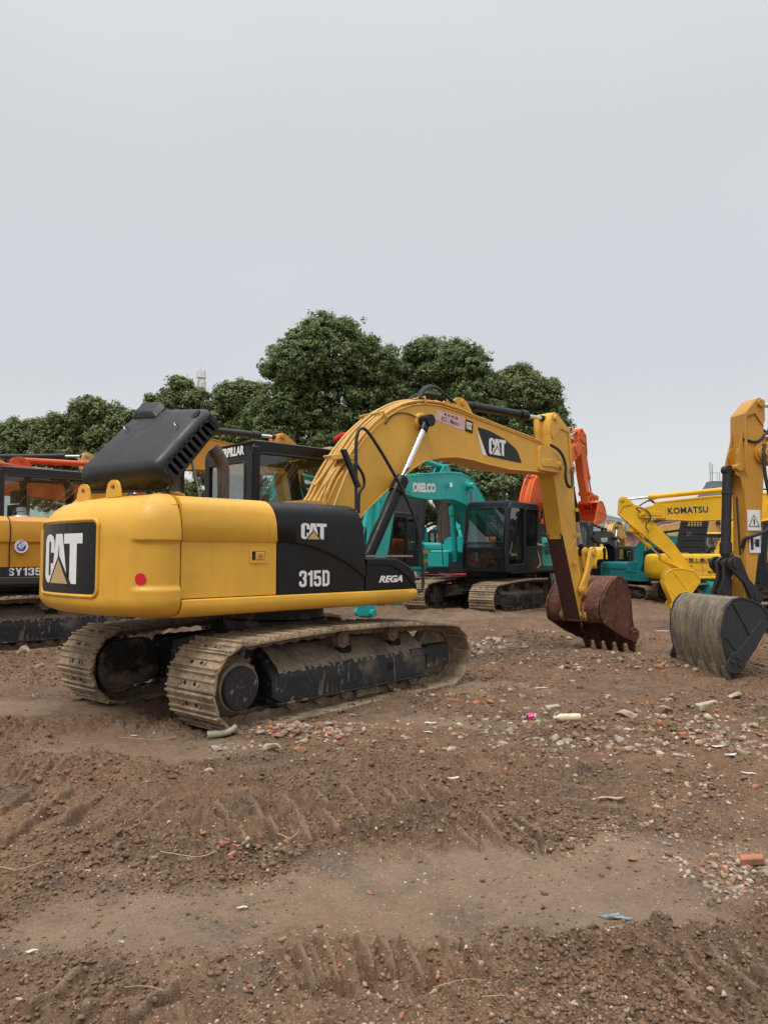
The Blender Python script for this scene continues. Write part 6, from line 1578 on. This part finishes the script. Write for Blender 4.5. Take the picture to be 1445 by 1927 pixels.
def leaves_mesh(name, blobs, nt_, nl, leaf, seed, mat, shell=.40):
    """tufts of leaves spread through the blobs; blobs = (x, y, z, rx, ry, rz)"""
    r = np.random.RandomState(seed); B = np.array(blobs); vol = B[:, 3] * B[:, 4] ; pb = vol / vol.sum()
    bi = r.choice(len(B), nt_, p=pb); d = r.normal(size=(nt_, 3)); d /= np.linalg.norm(d, axis=1)[:, None]
    rad_ = shell + (1 - shell) * r.rand(nt_) ** .5; rad_ *= r.uniform(.84, 1.14, nt_); far_ = r.rand(nt_) < .10; rad_ = np.where(far_, rad_ * r.uniform(1.05, 1.28, nt_), rad_)
    C = B[bi, :3] + d * B[bi, 3:6] * rad_[:, None]
    ts = r.uniform(.6, 1.2, nt_) * leaf * 2.6; tone = r.rand(nt_) * .75
    ti = np.repeat(np.arange(nt_), nl); n = len(ti)
    e = r.normal(size=(n, 3)); e /= np.linalg.norm(e, axis=1)[:, None]; P = C[ti] + e * (ts[ti] * r.rand(n) ** .4)[:, None] * [1, 1, .75]
    # leaf axis droops outward, face normal points up and out
    nrm_ = e * .5 + d[ti] * .5 + np.array([0, 0, .6]) + r.normal(size=(n, 3)) * .45; nrm_ /= np.linalg.norm(nrm_, axis=1)[:, None]
    ax = np.cross(nrm_, r.normal(size=(n, 3))); ax /= np.linalg.norm(ax, axis=1)[:, None]; bx = np.cross(nrm_, ax)
    L = leaf * r.uniform(.6, 1.25, n)[:, None]; W_ = L * .5
    V = np.stack([P - ax * L, P - bx * W_, P + ax * L, P + bx * W_], 1).reshape(-1, 3)
    me = bpy.data.meshes.new(name); me.vertices.add(len(V)); me.vertices.foreach_set('co', V.astype(np.float32).ravel())
    me.loops.add(len(V)); me.loops.foreach_set('vertex_index', np.arange(len(V), dtype=np.int32)); me.polygons.add(n); me.polygons.foreach_set('loop_start', (np.arange(n) * 4).astype(np.int32))
    me.update(calc_edges=True); a = me.attributes.new('tone', 'FLOAT', 'POINT'); a.data.foreach_set('value', np.repeat(tone[ti] + r.rand(n) * .25, 4).astype(np.float32))
    me.materials.append(mat); return me
def tree(label, px, dist, top, blobs, leafs, seed, mat='leaf', trunk=(None, .35), leaf=.088, nl=16, group='trees behind the machines', spread=0, kindn='broadleaf_tree', inner=True):
    """blobs given as (dx, z, r) metres relative to the trunk, spread in depth at random"""
    x0 = (px - IW / 2) / FPX * dist; r = random.Random(seed)
    root = empty(kindn, (x0, dist, 0), 0, 1, label, 'tree', group)
    B = []
    for (dx, z, rr__) in blobs:
        leafs = leafs; B.append((dx, r.uniform(-.5, .5) * rr__, z, rr__ * .97, rr__ * .9, rr__ * .86))
        for _ in range(14):      # knobbly outline
            a, b_ = r.uniform(0, 2 * PI), r.uniform(-.5, 1.35); q = rr__ * r.uniform(.16, .46)
            B.append((dx + math.cos(a) * math.cos(b_) * rr__ * r.uniform(.72, 1.0), math.sin(a) * math.cos(b_) * rr__ * .8, z + math.sin(b_) * rr__ * r.uniform(.66, .98), q, q, q * .8))
    me = leaves_mesh('crown', B, int(leafs * 1.75) // nl, nl, leaf, seed, M[mat]); c = bpy.data.objects.new('crown', me); COL.objects.link(c); c.parent = root
    t = MB(); lean = r.uniform(-.3, .3); hb = min(b_[1] for b_ in blobs)
    t.tube([(0, 0, -.2), (.05, 0, .5), (lean * .5, 0, hb * .5), (lean, 0, hb)], [trunk[1] * 1.3, trunk[1], trunk[1] * .85, trunk[1] * .7], 10, 1)
    for (dx, z, rr__) in blobs:
        m_ = (lean + (dx - lean) * .45, r.uniform(-.3, .3), hb + (z - hb) * .35)
        t.tube([(lean, 0, hb * .75), m_, (dx, 0, z), (dx + r.uniform(-.4, .4), 0, z + rr__ * .6)], [trunk[1] * .5, trunk[1] * .35, trunk[1] * .2, .02], 7, 1)
        for _ in range(3):
            a = r.uniform(0, 2 * PI); t.tube([m_, (dx + math.cos(a) * rr__ * .4, math.sin(a) * rr__ * .4, z), (dx + math.cos(a) * rr__ * .8, math.sin(a) * rr__ * .8, z + rr__ * r.uniform(0, .6))], [trunk[1] * .22, trunk[1] * .13, .015], 5, 1)
    t.build('trunk', M['bark'], root, smooth=60)
    return root
D1 = 36.0; mpp = D1 / FPX
def bl(pxs, base_px, dist):
    m_ = dist / FPX; return [((x - base_px) * m_, CAM_H + (HOR - y) * m_, r * m_) for x, y, r in pxs]
tree('tallest dark broadleaf tree, its dome rising behind the black cab', 620, 36, 0, bl([(625, 665, 75), (560, 690, 62), (690, 690, 62), (540, 760, 62), (640, 760, 85), (720, 740, 55), (735, 775, 50), (510, 790, 50), (590, 840, 75), (690, 840, 75), (520, 830, 55)], 620, 36), 115000, 1, trunk=(0, .4))
tree('dark broadleaf tree behind the top of the yellow boom', 845, 37, 0, bl([(760, 790, 45), (785, 740, 40), (910, 730, 42), (835, 680, 58), (800, 700, 45), (875, 690, 50), (800, 770, 60), (880, 770, 68), (840, 850, 75), (770, 850, 60)], 845, 37), 85000, 2, trunk=(0, .42))
tree('rounded broadleaf tree right of the boom, above the tipped orange arm', 975, 38, 0, bl([(975, 745, 52), (930, 745, 50), (1025, 755, 42), (950, 820, 62), (1020, 820, 55), (990, 880, 60), (1045, 830, 30), (930, 880, 50), (1050, 780, 24)], 975, 38), 80000, 3, mat='leaf2', trunk=(0, .4))
tree('broadleaf tree between the tallest one and the telecom mast', 450, 38, 0, bl([(440, 755, 40), (465, 750, 35), (420, 790, 40), (460, 830, 60), (420, 880, 50), (490, 800, 45)], 450, 38), 42000, 4, mat='leaf2')
tree('broadleaf tree just left of the telecom mast, above the raised hood', 330, 38, 0, bl([(335, 755, 42), (300, 760, 32), (370, 770, 32), (320, 820, 50), (370, 840, 50), (290, 830, 35)], 330, 38), 42000, 5, mat='leaf2')
tree('broadleaf tree left of the raised hood', 190, 37, 0, bl([(175, 795, 45), (215, 800, 36), (130, 805, 40), (85, 815, 30), (155, 775, 26), (240, 830, 34), (200, 850, 50), (140, 860, 45), (100, 850, 35)], 190, 37), 42000, 6, mat='leaf2')
tree('low broadleaf tree at the left edge', 40, 39, 0, bl([(30, 825, 34), (60, 820, 30), (-5, 830, 30), (40, 870, 40), (0, 880, 40)], 40, 39), 26000, 7, mat='leaf2')
tree('sparse tree with forked bare trunk in the gap under the teal boom', 838, 31, 0, bl([(800, 900, 30), (880, 905, 34), (930, 915, 30), (840, 880, 30), (760, 890, 30)], 838, 31), 16000, 8, trunk=(0, .36))
tree('grey-green tree at the right edge beyond the amber arm', 1445, 60, 0, bl([(1440, 975, 30), (1415, 985, 20), (1470, 970, 40)], 1445, 60), 14000, 9, leaf=.2, group=None)
tree('shrubby tree behind the two nearest yards of machines in the middle', 720, 41, 0, bl([(700, 950, 45), (770, 960, 45), (640, 960, 50), (850, 970, 40), (930, 970, 45), (1000, 960, 40)], 720, 41), 30000, 10, mat='leaf2', kindn='shrubby_tree')
tree('shrubby tree low behind the raised hood', 400, 42, 0, bl([(300, 930, 50), (400, 930, 55), (480, 940, 50), (200, 930, 50), (100, 930, 45)], 400, 42), 26000, 11, mat='leaf2', kindn='shrubby_tree')
# far belt of woods
r = random.Random(5); B = [(-70 + i * 3.2 + r.uniform(-1, 1), 92 + r.uniform(-4, 4), r.uniform(0.5, 2.2), r.uniform(2.2, 3.6), 3, r.uniform(1.6, 3.0)) for i in range(56)]
me = leaves_mesh('woods', B, 6000, 9, .38, 77, M['leaf2']); o = bpy.data.objects.new('woods', me); COL.objects.link(o); tag(o, 'low far belt of woods beyond the yard', 'woods', kind='stuff')

# ------------------------------------------------------------------ buildings and mast
k = NT('pink_render'); n1 = k.noise(.6, 4); base = k.mix(k.rng(n1, .3, .7), (.52, .20, .175), (.60, .26, .225)); M['pink'] = k.set(Base_Color=base, Roughness=.85)
k = NT('slate_roof'); wv = k.n('ShaderNodeTexWave'); wv.bands_direction = 'Z'; wv.inputs['Scale'].default_value = 1.0; wv.inputs['Distortion'].default_value = .4; k.l(k.tc.outputs['Object'], wv.inputs['Vector'])
base = k.mix(k.rng(wv.outputs['Fac'], .0, .25), (.035, .045, .055), (.10, .125, .145)); M['slate'] = k.set(Base_Color=base, Roughness=.6)
M['greytrim'] = plain('grey_trim', (.22, .22, .23), .7); M['pane'] = plain('window_glass', (.06, .08, .09), .1); M['whiteframe'] = plain('white_window_frame', (.7, .7, .7), .5)
def house(label, O, deg, w_, d_, h_, roof, name='pink_house', winrow=(1.2,), ncol=4, ridge=2.2):
    r = empty(name, O, R(deg), 1, label, 'building', 'pink buildings beyond the yard')
    b = MB(); b.box(-w_ / 2, w_ / 2, 0, d_, 0, h_); wa = b.build('wall', M['pink'], r)
    if roof == 'hip':
        q = MB(); e = .5; rings = [[(-w_ / 2 - e, -e, h_), (w_ / 2 + e, -e, h_), (w_ / 2 + e, d_ + e, h_), (-w_ / 2 - e, d_ + e, h_)], [(-w_ / 2 - e, -e, h_ + .2), (w_ / 2 + e, -e, h_ + .2), (w_ / 2 + e, d_ + e, h_ + .2), (-w_ / 2 - e, d_ + e, h_ + .2)],
                                   [(-w_ / 2 + d_ / 2, d_ / 2 - .05, h_ + ridge), (w_ / 2 - d_ / 2, d_ / 2 - .05, h_ + ridge), (w_ / 2 - d_ / 2, d_ / 2 + .05, h_ + ridge), (-w_ / 2 + d_ / 2, d_ / 2 + .05, h_ + ridge)]]
        q.loft(rings); q.build('roof', M['slate'], r, smooth=0)
    tr = MB(); tr.box(-w_ / 2 - .05, w_ / 2 + .05, -.08, 0, h_ - .35, h_ - .05)
    for x in [-w_ / 2 + .15 + i * (w_ - .3) / ncol for i in range(ncol + 1)]: tr.box(x - .12, x + .12, -.06, 0, 0, h_ - .35)
    for z in winrow: tr.box(-w_ / 2, w_ / 2, -.05, 0, z - .55, z - .35)
    tr.build('trim_band', M['greytrim'], r)
    for z in winrow:
        for i in range(ncol):
            cx = -w_ / 2 + .15 + (i + .5) * (w_ - .3) / ncol
            f = MB(); plate(f, [(cx - .75, z), (cx + .75, z), (cx + .75, z + 1.3), (cx - .75, z + 1.3)], [[(cx - .68, z + .07), (cx - .04, z + .07), (cx - .04, z + 1.23), (cx - .68, z + 1.23)], [(cx + .04, z + .07), (cx + .68, z + .07), (cx + .68, z + 1.23), (cx + .04, z + 1.23)]], .06, (0, -.06, 0), (1, 0, 0), (0, 0, 1))
            f.box(cx - .85, cx + .85, -.12, -.0, z + 1.32, z + 1.55); fo = f.build('window', M['whiteframe'], wa)
            p = MB(); p.box(cx - .72, cx + .72, -.04, -.01, z + .03, z + 1.27); p.build('pane', M['pane'], fo)
    return r
hA = house('pink building with steep slate tower roof behind the bright yellow boom', (38.5, 84, 0), -2, 22, 9, 5.6, None, winrow=(2.6,), ncol=6)
tb_ = MB(); e = 4.6
tb_.loft([[(.4 + sx_ * a, 3 + sy_ * a, z) for sx_, sy_ in ((-1, -1), (1, -1), (1, 1), (-1, 1))] for a, z in ((3.3, 6.4), (3.3, 6.55), (2.5, 7.1), (1.85, 7.9), (1.3, 8.8), (.78, 9.9), (.7, 10.15))])
tb_.build('roof', M['slate'], hA, smooth=0)
wb_ = MB(); wb_.box(-2.4, 3.2, -.3, 6, 5.6, 6.4); wb_.build('tower_wall', M['pink'], hA)
an_ = MB(); an_.tube([(-.1, 3, 10.1), (-.1, 3, 12.5)], .05, 4); an_.tube([(.15, 3, 10.1), (.15, 3, 12.3)], .05, 4); an_.tube([(-.1, 3, 11.2), (1.0, 3, 11.2), (1.0, 3, 10.1)], .04, 4); an_.tube([(.7, 3, 11.2), (.7, 3, 10.1)], .03, 4); an_.build('antenna', M['steel'], hA)
hB = house('pink building with grey hipped roof beyond the charcoal boom', (23.5, 80, 0), 4, 14.5, 10, 3.9, 'hip', winrow=(1.6,), ncol=4, ridge=2.3)
hC = house('low building of the far yard left of the tower roof, pale walled', (37.5, 96, 0), 0, 8, 6, 4.8, 'hip', name='pale_house', winrow=(2.0,), ncol=2, ridge=1.2)
for o in hC.children:
    if o.name.startswith('wall'): o.data.materials[0] = M['greytrim']
# telecom mast
ms = empty('telecom_mast', ((375 - IW / 2) / FPX * 130, 130, 0), 0, 1, 'slender white telecom mast with antennas rising above the trees', 'mast')
mb = MB(); zt = 1.6 + (HOR - 697) / FPX * 130
for sx_, sy_ in ((-1, -1), (1, -1), (1, 1), (-1, 1)): mb.tube([(sx_ * 1.6, sy_ * 1.6, 0), (sx_ * .45, sy_ * .45, zt)], .09, 5)
for i in range(16):
    z0_ = zt * i / 16; z1_ = zt * (i + 1) / 16; a0 = 1.6 - 1.15 * i / 16; a1 = 1.6 - 1.15 * (i + 1) / 16
    for s_ in (-1, 1):
        mb.tube([(-a0, s_ * a0, z0_), (a1, s_ * a1, z1_)], .05, 4); mb.tube([(s_ * a0, -a0, z0_), (s_ * a1, a1, z1_)], .05, 4); mb.tube([(-a1, s_ * a1, z1_), (a1, s_ * a1, z1_)], .05, 4)
mb.tube([(0, 0, zt - 1), (0, 0, zt + 2.6)], .05, 5); mb.build('lattice', M['whiteframe'], ms)
ap = MB()
for zz in (zt - .3, zt - 2.2):
    for t in range(6): a = t * PI / 3; ap.box(-.12, .12, .75, .85, zz - .6, zz + .6, Matrix.Rotation(a, 4, 'Z'))
    ap.rev([(.8, -.05), (.85, 0), (.8, .05), (.75, 0)], (0, 0, zz - .7), 'Z', 18)
ap.build('antenna', M['whiteframe'], ms)

# ------------------------------------------------------------------ small things between the machines
def drum(px, d, label, mat, z=0, h=.88, r0=.29):
    x = (px - IW / 2) / FPX * d; b = MB(); b.rev([(0, 0), (r0, 0), (r0 + .012, .01), (r0, .03), (r0, h * .33), (r0 + .012, h * .35), (r0, h * .37), (r0, h * .64), (r0 + .012, h * .66), (r0, h * .68), (r0, h - .03), (r0 + .012, h - .01), (r0, h), (r0 - .02, h - .015), (0, h - .015)], (0, 0, 0), 'Z', 28)
    o = b.build('steel_drum', mat, None, smooth=40); o.location = (x, d, z + gbase(x, d)); return tag(o, label, 'drum', 'red drums under the teal machines')
drum(812, 26.6, 'red steel drum left of the pair, below the lettered teal body', M['redp']); drum(836, 26.3, 'red steel drum in the middle of the three', M['redp']); drum(866, 27.0, 'red steel drum nearest the forked trunk', M['redp'])
b = MB(); b.box(-.3, .3, -.2, .2, 0, .42); b.box(-.33, .33, -.23, .23, .38, .45); o = b.build('plastic_crate', M['blue'], None, bevel=.02); o.location = ((862 - IW / 2) / FPX * 24.3, 24.3, .12); tag(o, 'blue plastic crate behind the crawler of the dark-cabbed teal machine', 'crate')
b = MB(); b.rev([(0, 0), (.12, 0), (.165, .30), (.175, .31), (.17, .32), (.155, .30), (.11, .02), (0, .02)], (0, 0, 0), 'Z', 24); o = b.build('plastic_pail', M['pinkp'], None, smooth=40)
b = MB(); b.tube([(-.165, 0, .30), (-.12, 0, .16), (0, .0, .10), (.12, 0, .16), (.165, 0, .30)], .006, 5, 1); b.build('handle', M['steel'], o)
d_ = 29.5; o.location = ((1205 - IW / 2) / FPX * d_, d_, gbase(0, 29)); tag(o, 'pink plastic pail on the mud beyond the rusty bucket', 'pail')
# red flag on a pole tied behind the boom
fl = MB(); rings = []
for i in range(8):
    t = i / 7; rings.append([(t * .36, .03 * math.sin(t * 7), .16 * t + .02 * math.sin(t * 9)), (t * .36, .03 * math.sin(t * 7 + .5), .16 * t + .09 + .03 * math.sin(t * 6))])
fl.loft(rings, cap=False, closed=False); fo = fl.build('red_flag', plain('red_cloth', (.55, .02, .02), .8), None, fix=False, smooth=60); m_ = fo.modifiers.new('t', 'SOLIDIFY'); m_.thickness = .006
fo.location = (-.80, 11.6, 3.35); tag(fo, 'small red flag fluttering left of the yellow boom pipes', 'flag')
pl = MB(); pl.tube([(.36, 0, -.9), (.37, 0, .3)], .008, 5); pl.build('pole', M['steel'], fo)
